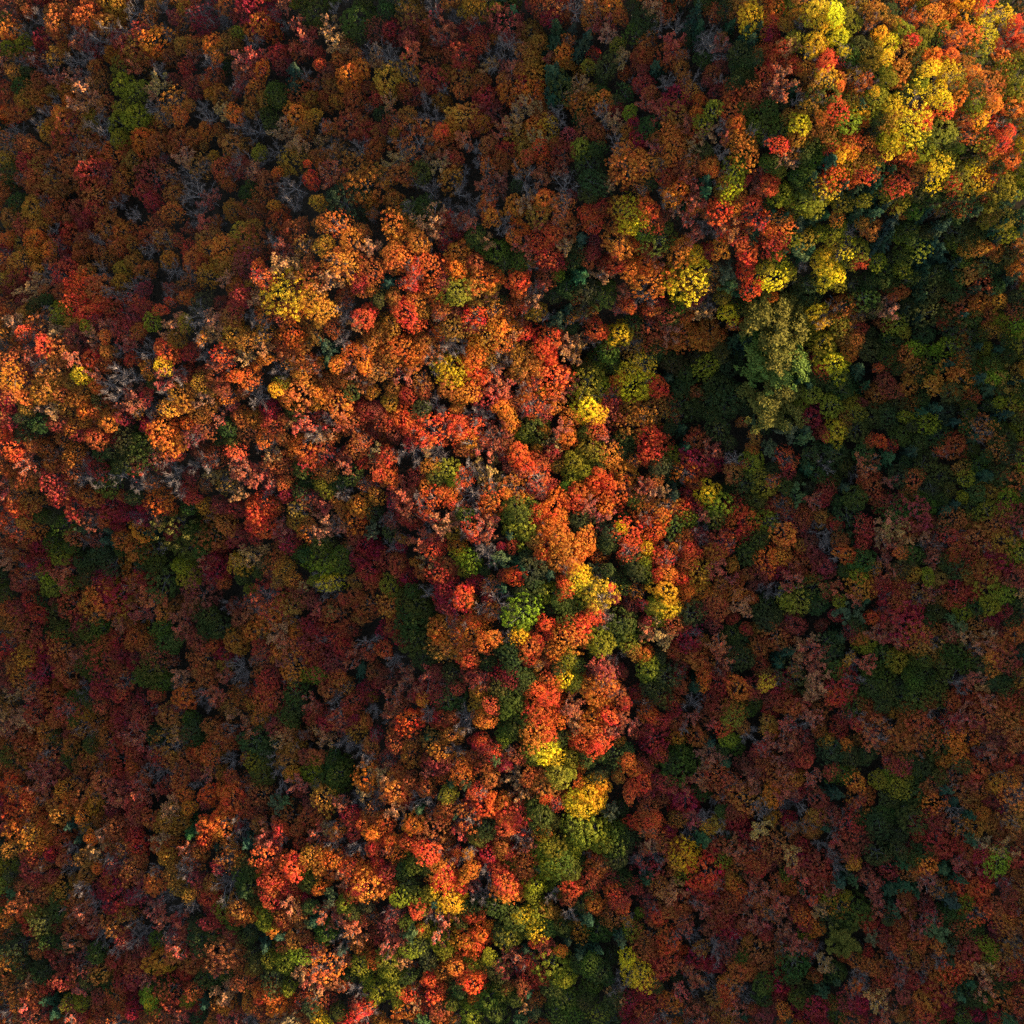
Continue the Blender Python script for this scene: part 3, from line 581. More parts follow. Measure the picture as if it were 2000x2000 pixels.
8,5,9R;20,3,8R;35,3,9S;48,8,11H;50,12,8A;35,15,8B;30,22,9W;38,22,7W;40,28,8S;62,3,8G;67,16,7S;77,10,10W;83,8,6H;80,18,7W;57,26,9A;60,35,8L;65,43,9L;68,38,6L;80,32,11B;85,38,6B;75,25,6B;90,36,9P;96,17,8C;90,25,6M;98,25,7R;8,27,8B;14,24,7M;5,35,8R;12,40,8R;18,48,8M;15,20,7A;25,38,6A;37,36,7H;50,42,7R;45,48,8R;30,46,7U;5,15,6D;80,2,6O;105,8,13L;104,3,8G;108,15,7L;118,4,8S;125,10,8O;122,18,11O;133,18,12O;128,28,12O;140,28,12O;132,38,10O;150,30,10O;156,18,7S;153,22,8O;120,34,8S;142,40,8O;115,22,7A;158,27,5O;135,3,8O;148,6,9D;165,5,9W;172,17,9D;183,6,7D;180,12,6Y;187,17,10S;186,30,7S;182,35,6R;170,25,7D;190,40,8D;150,46,10Y;147,52,7Y;140,43,7R;160,43,5P;127,47,9C;112,45,12D;116,56,11D;124,60,9L;136,52,6S;138,57,6S;135,62,6O;105,42,7C;108,35,6D;100,48,7S;92,48,5R;72,54,8M;81,55,6O;90,57,6C;105,62,8D;157,58,14L;165,62,12Y;152,65,12L;145,72,11G;140,78,10G;135,65,8G;160,70,8A;172,57,4S;175,65,5R;170,45,10D;175,50,7D;192,45,7D;183,57,7D;190,60,6A;188,72,9R;160,77,8S;155,80,7S;167,80,8B;7,57,9L;6,72,9O;10,85,8U;4,88,7M;12,95,8M;3,105,9S;10,113,8B;5,125,8R;22,60,8D;27,72,13G;24,82,12D;34,78,9G;25,97,12D;30,108,10D;20,90,8D;35,62,8B;47,60,9M;50,68,7M;48,72,7R;62,63,8S;57,65,6S;66,68,6A;80,65,7M;90,68,10B;82,75,8U;75,72,6B;72,78,6U;105,78,14L;98,75,9D;110,70,7D;103,88,8L;105,93,7Y;95,92,6B;97,86,5B;45,88,11O;42,95,9O;53,80,6S;62,84,10O;60,92,9O;70,90,10O;75,97,9O;68,82,8O;55,100,9O;47,104,9A;83,95,9O;65,112,10S;68,103,8R;68,125,9R;75,128,7R;60,105,6O;97,105,12D;92,100,7G;100,115,8D;78,112,9D;112,102,11S;117,95,7S;112,112,8S;123,85,7S;125,92,6R;140,93,11O;150,87,9S;147,95,7S;160,92,12L;165,100,12L;162,108,8G;182,85,10G;186,95,9L;178,90,7D;190,105,7A;140,110,13L;148,115,8G;133,118,7D;132,107,6O;126,103,7A;118,115,6A;123,113,5R;110,125,11G;106,130,7D;138,126,9Y;145,128,7L;163,117,8W;172,112,7B;168,120,7R;90,123,8M;97,128,7M;55,122,8D;40,120,8R;35,125,9W;20,127,10W;28,138,9R;30,142,7O;10,140,10W;42,138,6R;48,133,6R;58,133,5R;88,133,8G;95,140,11G;103,148,9G;100,160,11G;95,165,8G;110,155,8D;93,150,7G;73,135,9A;73,145,7A;82,147,7S;80,158,10O;74,155,7O;50,143,13D;45,156,9S;53,155,6R;52,168,11A;60,165,6A;63,157,8B;23,156,9S;35,152,6B;8,152,9W;3,158,6B;12,165,8R;22,172,8A;35,170,5C;10,175,9R;20,182,9U;5,185,8R;43,182,8O;40,173,7A;58,182,9B;50,190,7R;72,175,9M;75,173,6S;80,180,8R;85,181,5S;68,185,7R;78,190,7R;40,189,9R;60,190,7O;88,178,6D;92,172,6L;95,180,6B;85,187,6P;100,185,8U;105,187,7U;92,190,6M;90,183,5A;127,125,9O;118,135,7S;125,140,8S;122,148,10S;115,152,7S;110,136,5S;130,143,6O;131,155,8O;116,165,10O;125,168,8S;112,170,7O;125,178,10Y;122,185,10Y;113,183,9L;130,185,7Y;165,128,9O;172,132,9O;160,137,9O;155,130,7O;165,145,9O;170,140,7O;145,130,7G;145,145,10W;140,150,7W;145,160,10H;158,155,9O;155,163,8O;163,165,9W;172,155,9S;168,165,8W;150,175,9S;160,178,9S;165,172,7S;145,168,6S;180,138,8R;183,145,7R;182,155,7W;188,160,7W;178,165,7W;190,165,6R;180,172,5A;185,180,9D;175,182,8D;165,185,8D;155,187,8G;142,187,9L;150,190,6O;185,188,6O;190,192,6O;135,170,7D
@1250,1000
5,7,9S;18,3,9O;13,15,10S;27,12,11G;38,5,8L;48,2,6W;58,5,11G;65,3,7A;46,17,9R;80,7,12S;78,14,7R;95,8,9L;104,8,8B;112,3,6R;125,5,9R;120,10,7R;137,4,9U;135,15,9B;148,10,7R;160,5,13D;170,12,8R;172,17,6R;188,8,9H;182,18,7H;5,28,9Y;3,38,8L;12,33,8S;20,36,9S;13,48,7S;22,47,8O;31,50,9S;20,60,12Y;15,70,10L;22,72,8Y;10,72,8L;15,80,7L;5,48,7G;3,70,6M;6,82,8R;27,27,9O;37,28,9S;38,33,6S;35,40,6U;35,18,6A;60,25,11R;66,23,8S;55,32,8R;58,30,7A;85,25,14G;92,20,9G;80,32,9D;112,18,9O;108,26,9U;95,35,8O;105,33,7O;128,22,8R;130,30,7R;120,25,6A;142,20,8B;152,22,9U;145,33,9B;157,32,8O;170,38,10D;168,25,8R;177,42,6A;190,25,8W;125,38,8R;95,45,9R;106,44,6M;58,42,9W;45,45,9A;47,50,7A;55,40,6H;70,40,6A;68,52,9W;60,55,9U;58,67,9U;60,75,7U;37,60,7O;46,60,7O;33,64,6O;38,76,11D;80,47,7R;85,55,7R;75,52,6R;78,68,11H;72,62,7A;84,65,7U;97,57,9B;105,62,9B;115,50,8W;120,45,7R;130,50,7A;133,58,9D;120,68,13L;112,68,9L;135,70,10D;145,58,9W;142,62,7R;140,42,8R;165,48,9L;168,58,9A;155,45,7D;162,65,6W;170,67,6C;182,55,9R;187,63,8M;183,50,7W;190,45,8W;185,75,9R;176,80,7S;188,82,7W;150,68,6L;148,78,6R;160,77,10P;165,84,9D;97,72,10D;98,82,11D;103,78,7D;117,85,10R;112,80,6M;70,80,8R;56,85,7R;50,72,7R;25,85,7R;14,92,11H;5,90,8H;38,93,10M;37,100,9M;48,97,6A;3,107,8O;32,87,5U;25,105,7R;80,88,6R;87,88,8A;76,97,11D;78,112,11D;75,105,8D;70,92,8D;60,100,9W;65,110,9W;62,120,10R;60,130,9R;68,128,7R;50,113,9U;50,122,8O;48,130,6O;40,110,8U;30,112,8R;30,120,7R;30,130,9R;25,142,9R;25,150,8M;20,123,9D;8,120,13L;8,132,9D;15,138,8D;5,112,7L;15,110,7D;90,103,7R;92,115,7R;95,97,6R;105,95,10U;110,105,8C;105,115,7C;120,103,9H;120,115,9W;133,105,9W;135,115,8W;130,95,7H;118,120,6O;145,98,9D;152,95,10C;147,110,9D;148,120,8G;138,122,6G;160,90,7R;168,95,7A;172,100,8L;180,92,6W;185,108,10G;178,120,9G;185,125,10G;188,135,9D;172,115,8W;165,125,9B;158,112,8A;155,120,7R;105,128,9M;95,130,8Y;96,122,7A;76,133,11O;88,134,6R;112,132,6U;117,125,8D;135,130,9H;130,135,9H;145,133,8R;155,135,8R;178,133,9D;165,142,9G;172,145,8U;185,145,9D;150,140,7S;115,147,10R;122,145,8W;110,142,8R;135,150,8R;118,152,7R;100,140,7R;88,143,9G;82,150,8G;72,148,9A;70,155,8L;60,148,8R;55,140,7R;43,145,9B;40,155,8W;50,150,6R;42,132,8C;5,145,9U;8,155,9O;5,165,7R;15,158,8R;10,173,12M;15,182,8R;28,158,8U;34,164,8B;28,170,8A;45,170,8U;55,160,8W;65,163,8S;68,172,9L;73,176,8G;53,175,5C;62,180,6D;97,160,9A;100,167,7O;78,163,6R;82,168,7B;110,160,9W;122,160,10B;130,155,7W;135,165,8R;115,170,10W;125,175,9R;105,175,9W;92,177,8R;95,187,9R;88,182,6R;105,187,8W;115,187,9R;125,187,8R;142,172,7A;155,175,6O;148,182,11D;160,183,9D;172,183,11D;165,160,8R;155,155,7R;150,163,8R;178,155,7R;180,167,12U;185,177,8U;188,188,7R;175,172,7W;190,150,6A;165,152,6B;32,182,11G;38,188,9G;55,185,9H;50,190,6H;25,190,9D;5,190,7R;18,185,6R;65,190,7C;80,190,7R
@247,1500
5,4,8R;13,8,9R;27,4,9B;42,3,7R;53,4,7R;62,4,8W;72,5,8U;80,8,7R;8,20,9W;15,22,9W;30,14,9R;40,12,8U;45,20,7O;54,12,7B;62,22,10S;60,26,7R;80,25,12S;72,18,8O;88,28,8R;102,6,10G;115,3,7B;117,14,9B;125,5,7O;130,13,9W;130,18,7R;114,28,8P;120,26,6P;92,13,8R;103,20,8U;140,4,9L;160,6,14G;157,10,9D;145,12,6A;150,22,8O;140,28,7R;162,27,9W;182,9,10O;180,18,9H;190,4,7H;175,23,8B;190,20,7B;187,30,7U;33,31,9H;30,36,7H;37,29,6O;47,31,6O;5,35,9R;8,40,8R;18,40,8U;30,42,8A;42,43,8A;65,42,12O;70,35,7O;72,47,9O;62,52,8O;82,40,10B;88,47,9B;85,44,4M;98,34,9R;100,42,7U;122,38,8U;135,38,8U;110,50,10W;115,47,7S;108,57,8W;118,55,6B;128,47,6U;146,50,10W;152,45,7H;158,48,9O;155,57,8B;170,35,8M;178,42,9S;170,40,6R;190,40,6U;172,50,7R;185,50,7A;48,50,8C;55,47,6C;58,55,6M;26,55,9H;23,59,8O;28,65,7O;8,60,9R;5,50,8R;10,70,8U;35,60,7U;45,60,7W;55,63,9U;50,68,7U;30,68,9A;35,75,7A;68,58,5C;92,56,7C;80,60,9U;77,70,11A;85,68,7A;68,75,8R;48,73,9B;45,80,8B;105,70,10S;112,72,6W;117,70,8A;125,76,9S;112,83,9S;115,88,6S;100,60,7H;138,67,9O;148,66,6O;137,78,10L;146,76,7A;155,77,8O;163,80,9H;158,70,7O;170,75,9S;180,78,7O;165,63,6R;175,60,8B;187,61,7S;188,52,7O;185,88,11O;188,95,7O;190,72,6R;187,78,5O;5,78,7U;12,85,8W;20,88,9O;22,78,8B;38,80,7A;40,90,9A;48,95,9A;55,85,7R;55,92,7R;65,88,8A;78,90,10B;88,82,8G;92,90,9D;95,75,7D;90,70,6D;102,80,6L;90,95,6P;103,92,7R;110,93,7U;120,92,7R;128,90,8R;130,97,7R;145,92,8O;154,95,6P;153,102,7P;137,88,8G;135,98,5M;170,97,9R;175,92,7R;165,103,8L;172,108,7G;182,105,8D;3,98,7M;12,95,7M;30,98,7B;22,105,8W;25,115,9W;40,105,8B;50,105,7B;62,98,10R;64,103,7R;72,108,7L;85,108,12U;86,111,6S;95,110,7O;97,100,8D;105,112,8L;105,118,7L;112,122,8O;118,115,7R;107,100,8R;125,105,9H;120,112,8U;130,110,6A;138,105,7D;138,117,6P;142,116,7C;152,110,9W;150,125,10G;163,115,8W;172,116,8W;172,125,8W;185,112,8R;190,125,7R;8,130,10B;5,118,8B;15,122,7B;40,118,10W;35,125,7R;23,128,7G;33,130,7B;53,120,7D;60,118,5R;68,115,5R;55,128,12D;65,125,9D;55,137,8D;80,118,9G;78,125,6R;95,120,7D;92,128,7D;83,129,5R;117,127,7C;105,133,8C;125,130,8A;130,118,7U;135,128,7U;120,135,6U;145,137,6S;138,138,7M;162,130,8B;163,138,7C;175,130,8U;180,138,7U;187,144,5O;25,145,12A;35,143,9U;42,135,9W;15,137,7R;5,143,8R;8,150,7R;50,150,7U;62,147,7R;75,140,14U;72,147,10W;82,145,9U;95,140,8D;98,148,10D;108,145,8L;120,148,10L;132,142,7L;133,153,9H;142,158,10W;145,165,9H;150,150,8O;155,160,8U;155,148,8B;163,143,8W;178,148,8L;160,147,7P;5,160,8R;15,160,8W;35,168,11R;45,155,6R;20,172,11L;18,176,7Y;25,165,8D;60,160,11D;68,155,7D;75,155,6G;52,168,7U;47,175,8L;60,177,8C;75,170,12H;75,180,7O;88,160,9U;95,153,5A;100,170,8O;101,175,6S;92,177,6O;110,170,7O;112,160,11D;122,167,9L;135,173,7S;145,172,8R;140,180,9D;145,187,9Y;150,192,6Y;178,185,12S;175,178,9R;190,170,10L;175,168,7B;165,165,7R;33,183,9R;28,188,9R;40,187,7W;5,185,7M;55,183,6R;68,180,6R;55,190,7D;75,190,8W;85,187,7W;100,182,7U;105,187,7R;115,180,7O;117,190,8H;125,190,7H;95,190,7B;153,178,6R;160,185,7D;15,190,6U;190,190,6A;65,190,7A;130,180,8U
@747,1500
3,6,8H;12,3,7U;10,18,10O;20,10,8R;35,3,9W;60,5,10O;62,12,7P;52,11,6C;70,17,7S;75,20,6B;82,9,11U;33,15,8U;17,25,7R;33,24,10B;28,32,7C;50,28,7R;50,20,8L;70,27,8R;10,33,9H;15,38,7B;3,43,6S;23,43,9O;42,43,11U;45,35,7U;66,36,10O;55,36,6C;80,30,9S;82,24,6O;91,25,8A;98,37,11S;92,38,7S;103,33,7S;95,45,6S;60,48,7W;71,52,11G;78,47,7D;100,8,7H;110,8,9U;105,20,9H;120,12,12A;132,6,13L;140,5,9L;128,15,8A;124,22,5S;132,26,7S;155,20,14Y;162,25,10Y;145,25,9Y;150,30,8Y;165,12,8Y;148,12,7O;140,20,6O;165,5,10D;178,6,7A;188,15,9S;187,22,7S;172,33,6P;120,37,14G;113,30,8G;130,40,7G;120,48,7O;126,48,4O;105,52,10B;110,57,7W;90,53,8U;92,60,6A;98,48,7R;130,60,11L;125,55,7L;120,63,9L;150,47,12L;162,50,12L;167,58,9L;178,48,10G;175,58,9G;185,52,8D;145,60,8L;143,43,8G;5,55,9S;4,62,7W;12,60,8O;20,57,8S;28,60,7S;36,66,10S;42,62,8R;24,73,14G;15,77,9D;35,75,7G;45,79,10O;40,72,6O;48,85,8S;4,77,8R;55,67,8R;56,64,4S;65,65,9O;68,77,7O;62,82,8O;58,90,6S;67,88,8W;78,77,9B;80,65,10R;90,63,6A;95,64,6R;87,75,8S;92,85,11S;88,90,8R;95,93,10O;103,95,7O;105,78,9U;108,70,7U;75,97,10B;98,72,6G;118,76,5P;115,88,10L;112,95,8L;125,75,12L;135,72,11G;142,78,11G;150,72,9G;135,88,8L;128,96,8B;145,90,9S;140,97,8R;155,92,8D;162,78,8O;165,72,7U;158,85,7R;172,82,7R;178,70,9D;182,62,8D;180,85,8D;188,70,7B;175,92,9S;178,100,8R;190,90,7R;160,104,9O;150,102,7D;5,90,8R;20,88,11D;12,98,8L;25,98,12L;35,97,7L;30,105,6L;50,97,11Y;55,102,7Y;40,103,6C;27,107,8S;8,110,10R;5,120,9R;8,123,5S;15,125,8R;45,115,11W;38,112,7B;18,116,6G;22,125,8P;30,122,7L;42,130,13L;48,138,9L;30,135,10D;22,138,8L;35,145,8D;5,133,9W;28,122,4S;67,112,8S;75,110,5R;60,117,7D;70,130,14O;62,130,8O;75,125,8O;68,140,8O;81,118,4O;85,105,9D;72,104,7D;65,107,7D;100,115,12G;105,112,8Y;97,128,10L;88,125,8D;110,125,8D;118,110,10L;115,120,7Y;126,108,8A;132,112,6A;125,120,8D;135,120,9D;142,108,8B;155,115,9C;150,120,7A;163,123,9D;172,112,9R;182,105,8S;185,115,8A;188,122,9L;180,130,8C;115,132,6S;122,130,7R;124,136,8W;108,137,6C;140,130,6C;150,140,8C;163,138,7C;5,145,9L;15,145,8H;7,155,10L;10,165,9L;12,172,7L;20,158,7D;22,148,5U;75,148,8L;68,148,7L;80,142,7L;85,152,10D;92,148,8W;100,140,6W;108,148,10S;112,158,9R;118,152,7U;122,160,6S;93,156,5R;105,165,7R;55,150,9O;63,152,6U;68,163,12S;70,172,6O;75,155,6U;36,160,8S;45,155,8U;45,165,7R;58,168,8D;18,172,8S;24,165,7O;18,185,12O;25,178,7H;40,172,8S;43,182,7R;33,175,7R;12,178,6L;30,190,6P;55,190,6O;45,192,7O;68,188,8L;80,175,13G;92,170,10G;85,185,10G;52,178,7G;100,175,8D;110,170,7C;117,175,7U;108,180,8H;105,190,8P;115,185,7D;130,150,12L;138,160,11L;130,168,9G;140,178,12G;145,185,9G;132,188,9G;148,150,8D;158,148,10G;165,155,9D;160,165,9G;155,172,8G;152,178,7D;170,160,7D;165,185,10G;175,178,8D;185,145,10Y;188,155,11Y;180,165,9B;178,172,7H;188,178,10M;182,183,6M;185,190,7U;95,165,6U;135,138,6O;175,190,7D
@1250,1500
3,12,9S;6,20,7R;12,10,7R;20,12,8R;27,4,12G;33,15,9W;35,25,10M;18,22,9U;47,8,7W;47,18,8D;60,5,8U;62,22,8U;70,10,8R;85,10,9W;95,2,9R;80,24,12A;100,20,8O;105,5,8U;110,18,8W;118,9,9O;112,3,7W;130,8,9W;122,28,10B;120,18,8R;136,23,8R;148,20,9C;145,3,8R;163,10,8O;170,22,10R;165,27,7R;182,10,12L;190,5,7L;190,25,9D;170,38,10D;182,42,11D;188,35,8D;155,5,8G;5,32,8R;8,42,10O;10,38,7S;28,38,7A;23,48,7M;40,38,8W;38,47,9B;48,36,6B;62,33,7G;58,45,11A;50,45,6A;75,38,9R;78,47,8M;72,33,7R;92,32,8B;100,38,8A;92,46,9H;112,39,7M;115,46,8U;128,42,9U;133,37,8A;130,48,7A;150,42,8B;145,35,8R;160,44,10R;140,45,6C;165,55,9R;150,55,9W;158,63,9R;148,65,6R;135,57,8B;145,65,9B;8,55,9H;5,62,8U;10,67,11R;18,55,7U;48,55,9C;60,58,7R;70,55,6D;30,58,8R;36,67,10Y;28,70,7A;53,68,8R;63,69,6L;75,60,9W;85,60,9R;80,70,8R;88,72,10R;98,70,9R;105,58,10U;113,65,8H;90,75,7R;122,57,8R;123,66,7M;117,72,7W;135,72,10R;138,80,8R;148,75,8B;150,85,8C;160,83,10C;162,72,6O;180,65,11D;170,78,8R;175,85,8W;188,77,8R;8,80,8C;5,85,7C;15,88,6A;25,78,7U;33,82,6L;52,82,11S;57,88,8S;45,86,7S;25,93,10H;32,102,10R;70,85,9O;75,92,7O;68,80,6A;85,82,9R;92,92,9W;80,78,7D;109,80,6L;115,90,7A;125,82,9W;122,90,8C;135,90,8R;145,88,8W;105,87,7R;10,105,9R;14,113,10S;22,108,9U;30,112,8R;42,100,9B;50,95,9R;48,105,9W;70,98,7R;65,107,11R;60,112,8R;78,100,7W;82,95,7R;92,100,8R;105,103,10W;98,108,7U;85,113,8W;130,100,7S;120,102,6R;115,110,7R;123,110,8O;135,107,7H;150,103,11A;160,110,12G;145,115,10D;155,118,9D;142,98,7L;168,108,7G;155,97,6L;175,95,7R;180,108,8W;188,92,9C;190,105,8C;180,98,6W;187,115,8D;172,117,7R;30,125,9B;35,120,7W;8,128,9R;5,138,9R;22,132,9S;12,145,8R;22,147,9U;65,120,9M;72,125,9M;55,118,8R;78,120,7R;92,118,8W;95,127,8R;81,129,6A;88,120,6R;110,120,8W;115,128,7R;126,119,7R;135,121,7O;125,127,6L;108,135,10U;118,135,8W;130,137,8R;45,137,9A;60,133,9B;58,140,9B;68,135,7R;78,142,8G;90,140,11U;95,147,7U;155,131,15Q;175,127,9P;182,125,9R;188,130,8R;2,157,10Y;10,160,5O;15,155,7R;35,150,8R;45,145,8M;58,150,8M;52,147,6M;42,157,9W;40,165,6B;52,158,8B;65,160,6A;78,152,8U;85,155,7U;75,150,6R;105,145,5U;118,150,11D;122,160,9D;115,158,8D;140,147,9H;133,157,6U;138,168,9C;148,160,9C;130,175,9D;120,175,10G;95,165,11G;95,175,8D;107,165,10M;150,155,9D;162,145,8U;168,155,8B;165,165,8S;160,175,9R;168,178,9M;175,150,8R;185,152,9R;188,160,8R;180,168,8R;178,175,8H;188,180,8W;185,188,7W;135,182,9M;128,187,9M;145,178,7U;150,187,9G;108,183,7O;102,180,6R;112,190,7C;63,167,6S;66,175,6S;70,165,8U;80,172,9B;58,175,8U;72,182,8W;30,168,9W;25,177,8O;15,175,8R;5,170,8M;5,182,9R;20,188,10B;35,182,8W;45,180,7R;50,187,8W;65,187,7A;78,187,6C;85,182,7U;95,187,8R;5,190,7R;12,165,7D;38,190,7B;105,172,7R;30,180,5C
"""

# ------------------------------------------------------------------ the trees: where each stands and what it looks like
KINDS = {
    # code: [(object name, colour word, leaf colour)], crown type, extra height
    'R': ([("crimson_tree", "crimson", (.36, .042, .028)), ("brick_red_tree", "brick-red", (.35, .075, .026)), ("dusky_red_tree", "dusky red", (.25, .046, .032))], 'leaf', .0),
    'S': ([("scarlet_tree", "scarlet", (.60, .078, .028))], 'leaf', 1.0),
    'M': ([("maroon_tree", "maroon", (.29, .022, .033))], 'leaf', .0),
    'O': ([("bright_orange_tree", "bright orange", (.64, .178, .028)), ("burnt_orange_tree", "burnt orange", (.54, .125, .024))], 'leaf', .5),
    'U': ([("rust_brown_tree", "rust-brown", (.36, .086, .026)), ("copper_tree", "copper", (.41, .105, .028))], 'leaf', -.3),
    'A': ([("amber_tree", "amber", (.43, .150, .024)), ("ochre_tree", "ochre", (.35, .130, .026))], 'leaf', -.2),
    'Y': ([("golden_yellow_tree", "golden yellow", (.68, .400, .022))], 'leaf', .9),
    'L': ([("olive_yellow_tree", "olive-yellow", (.215, .185, .017))], 'green', .3),
    'G': ([("leaf_green_tree", "leaf-green", (.076, .090, .016))], 'green', .2),
    'D': ([("dark_green_tree", "dark green", (.044, .058, .018)), ("moss_green_tree", "moss-green", (.058, .064, .017))], 'green', .5),
    'C': ([("dark_conifer", "blackish green", (.030, .055, .027))], 'spruce', 1.0),
    'P': ([("pine_tree", "grey-green", (.085, .105, .038))], 'pine', .8),
    'Q': ([("great_pine_tree", "olive-green", (.108, .104, .018))], 'great', .9),
    'B': ([("bare_tree", "leafless grey", (.3, .3, .3))], 'bare', .5),
    'H': ([("thinning_orange_tree", "half-bare tawny", (.46, .190, .070))], 'thin', .5),
    'W': ([("thinning_red_tree", "half-bare reddish", (.42, .090, .046))], 'thin', .5),
}
TOTALS = {}
trees = []          # px, py, radius in photo pixels, code, extra height


for block in SURVEY.strip().split('@')[1:]:
    org, items = block.strip().split('\n')
    ox, oy = (int(v) for v in org.split(','))
    for it in items.split(';'):
        a, b, c = it.split(',')
        code = c[-1]
        X0, Y0 = ox + int(a) * 2.588, oy + int(b) * 2.588
        # right of centre most ambers become olive; most top-right oranges become amber, yellow or olive
        if X0 > 1400 and 300 < Y0 < 1000 and code == 'A' and rng.random() < .65:
            code = 'L'
        elif X0 > 1530 and Y0 < 330 and code == 'O' and rng.random() < .6:
            code = 'AYL'[rng.integers(0, 3)]
        trees.append([X0, Y0, int(c[:-1]) * 2.588, code, 0.0])
SURVEYED = len(trees)
arr = np.array([(t[0], t[1], t[2]) for t in trees])
codes = [t[3] for t in trees]


def nearby_code(px, py):
    """A tree kind like those growing close by."""
    sx = 494 - px if px < 247 else (3504 - px if px > 1752 else px)
    sy = abs(py) if py < 1990 else 3980 - py
    sx += rng.normal() * 14; sy += rng.normal() * 14
    d = np.hypot(arr[:, 0] - sx, arr[:, 1] - sy)
    return codes[int(np.argsort(d)[rng.integers(0, 3)])]


def scatter(n, x0, x1, y0, y1, rmin, rmax, sep, dz, soft):
    global trees
    P = [(t[0], t[1], t[2] * (.55 if t[3] == 'Q' else 1)) for t in trees]
    grid = {}
    for p in P:
        grid.setdefault((int(p[0] // 60), int(p[1] // 60)), []).append(p)
    for _ in range(n):
        x, y = rng.uniform(x0, x1), rng.uniform(y0, y1)
        r = rng.uniform(rmin, rmax)
        g = (int(x // 60), int(y // 60))
        ok = True
        for a in (-1, 0, 1):
            for b in (-1, 0, 1):
                for p in grid.get((g[0] + a, g[1] + b), ()):
                    if math.hypot(p[0] - x, p[1] - y) < (p[2] + r * soft) * sep:
                        ok = False
                        break
        if not ok:
            continue
        code = nearby_code(x, y)
        if x > 1752 and y < 1000:
            pool = 'YLLAOOSGD' if y < 360 else 'DDDLLGCCAU'
            code = pool[rng.integers(0, len(pool))]
        if code in 'CDGP' and dz < 0:
            code = 'D'
        if code == 'Q':
            code = 'P'
        if code in 'BHWP' and rng.random() < .35:
            code = 'U'
        trees.append([x, y, r, code, dz])
        grid.setdefault(g, []).append((x, y, r))


# the wood goes on past the surveyed part on every side
scatter(14000, -45, 247, -45, 2045, 16, 30, .53, 0, 1)
scatter(14000, 1752, 2045, -45, 2045, 16, 30, .53, 0, 1)
scatter(4000, 240, 1760, -45, 0, 17, 26, .60, 0, 1)
scatter(4000, 240, 1760, 2000, 2045, 17, 26, .60, 0, 1)
# lower trees in the gaps
scatter(26000, -45, 2045, -45, 2045, 13, 17, .92, -2.2, .5)

records = []
for k, (px, py, r, code, dz) in enumerate(trees):
    variants, ctype, extra = KINDS[code]
    v = min(variants, key=lambda q: TOTALS.get(q[0], 0) + float(rng.uniform(0, 12)))
    top = extra + dz + float(rng.normal() * .85) + (r - 21) * .10
    x, y, z = to_ground(px, py, top - 2.0)
    g = canopy_at(x, y) - TREE_H
    R = r * MPP * (CAM_H - z) / CAM_H * 1.12 * float(np.exp(rng.normal() * .17))
    Ht = max(8.0, TREE_H + top)
    records.append(dict(x=x, y=y, g=g, R=R, H=Ht, code=code, name=v[0], word=v[1], col=v[2], type=ctype, px=px, py=py, r=r))
    TOTALS[v[0]] = TOTALS.get(v[0], 0) + 1


# ------------------------------------------------------------------ labels that single each tree out
NEIGHBOUR = {'R': "red", 'S': "scarlet", 'M': "maroon", 'O': "orange", 'U': "rusty", 'A': "amber", 'Y': "golden", 'L': "olive", 'G': "green",
             'D': "dark-green", 'C': "conifer", 'P': "pine", 'Q': "giant-pine", 'B': "leafless", 'H': "tawny half-bare", 'W': "reddish half-bare"}
gridn = {}
for i, t in enumerate(records):
    gridn.setdefault((int(t['px'] // 70), int(t['py'] // 70)), []).append(i)
for i, t in enumerate(records):
    near = []
    g = (int(t['px'] // 70), int(t['py'] // 70))
    for a in (-1, 0, 1):
        for b in (-1, 0, 1):
            for j in gridn.get((g[0] + a, g[1] + b), ()):
                if j == i:
                    continue
                o = records[j]
                dx, dy = o['px'] - t['px'], o['py'] - t['py']
                d = math.hypot(dx, dy)
                if d < (t['r'] + o['r']) * 1.15:
                    side = ("right" if dx > 0 else "left") if abs(dx) > abs(dy) else ("below" if dy > 0 else "above")
                    near.append((d, side, NEIGHBOUR[o['code']]))
    near.sort()
    seen = []
    for d, s, w in near:
        if (s, w) not in seen:
            seen.append((s, w))
    t['near'] = seen[:9]
    row = ("top edge", "upper part", "middle", "lower part", "bottom edge")[int(min(max(t['py'] // 400, 0), 4))]
    colm = ("far left", "left", "centre", "right", "far right")[int(min(max(t['px'] // 400, 0), 4))]
    t['zone'] = f"{row} {colm}"
    t['size'] = "small" if t['r'] < 18.5 else ("mid-sized" if t['r'] < 25 else ("broad" if t['r'] < 34 else "huge"))
    m = float(sunlit(np.array([t['px']]), np.array([t['py']]))[0])
    t['light'] = "sunlit" if m >= 3.7 else ("half-lit" if m >= 1.8 else "shaded")
same = {}
for i, t in enumerate(records):
    same.setdefault((t['word'], t['size'], t['light'], t['zone']), []).append(i)
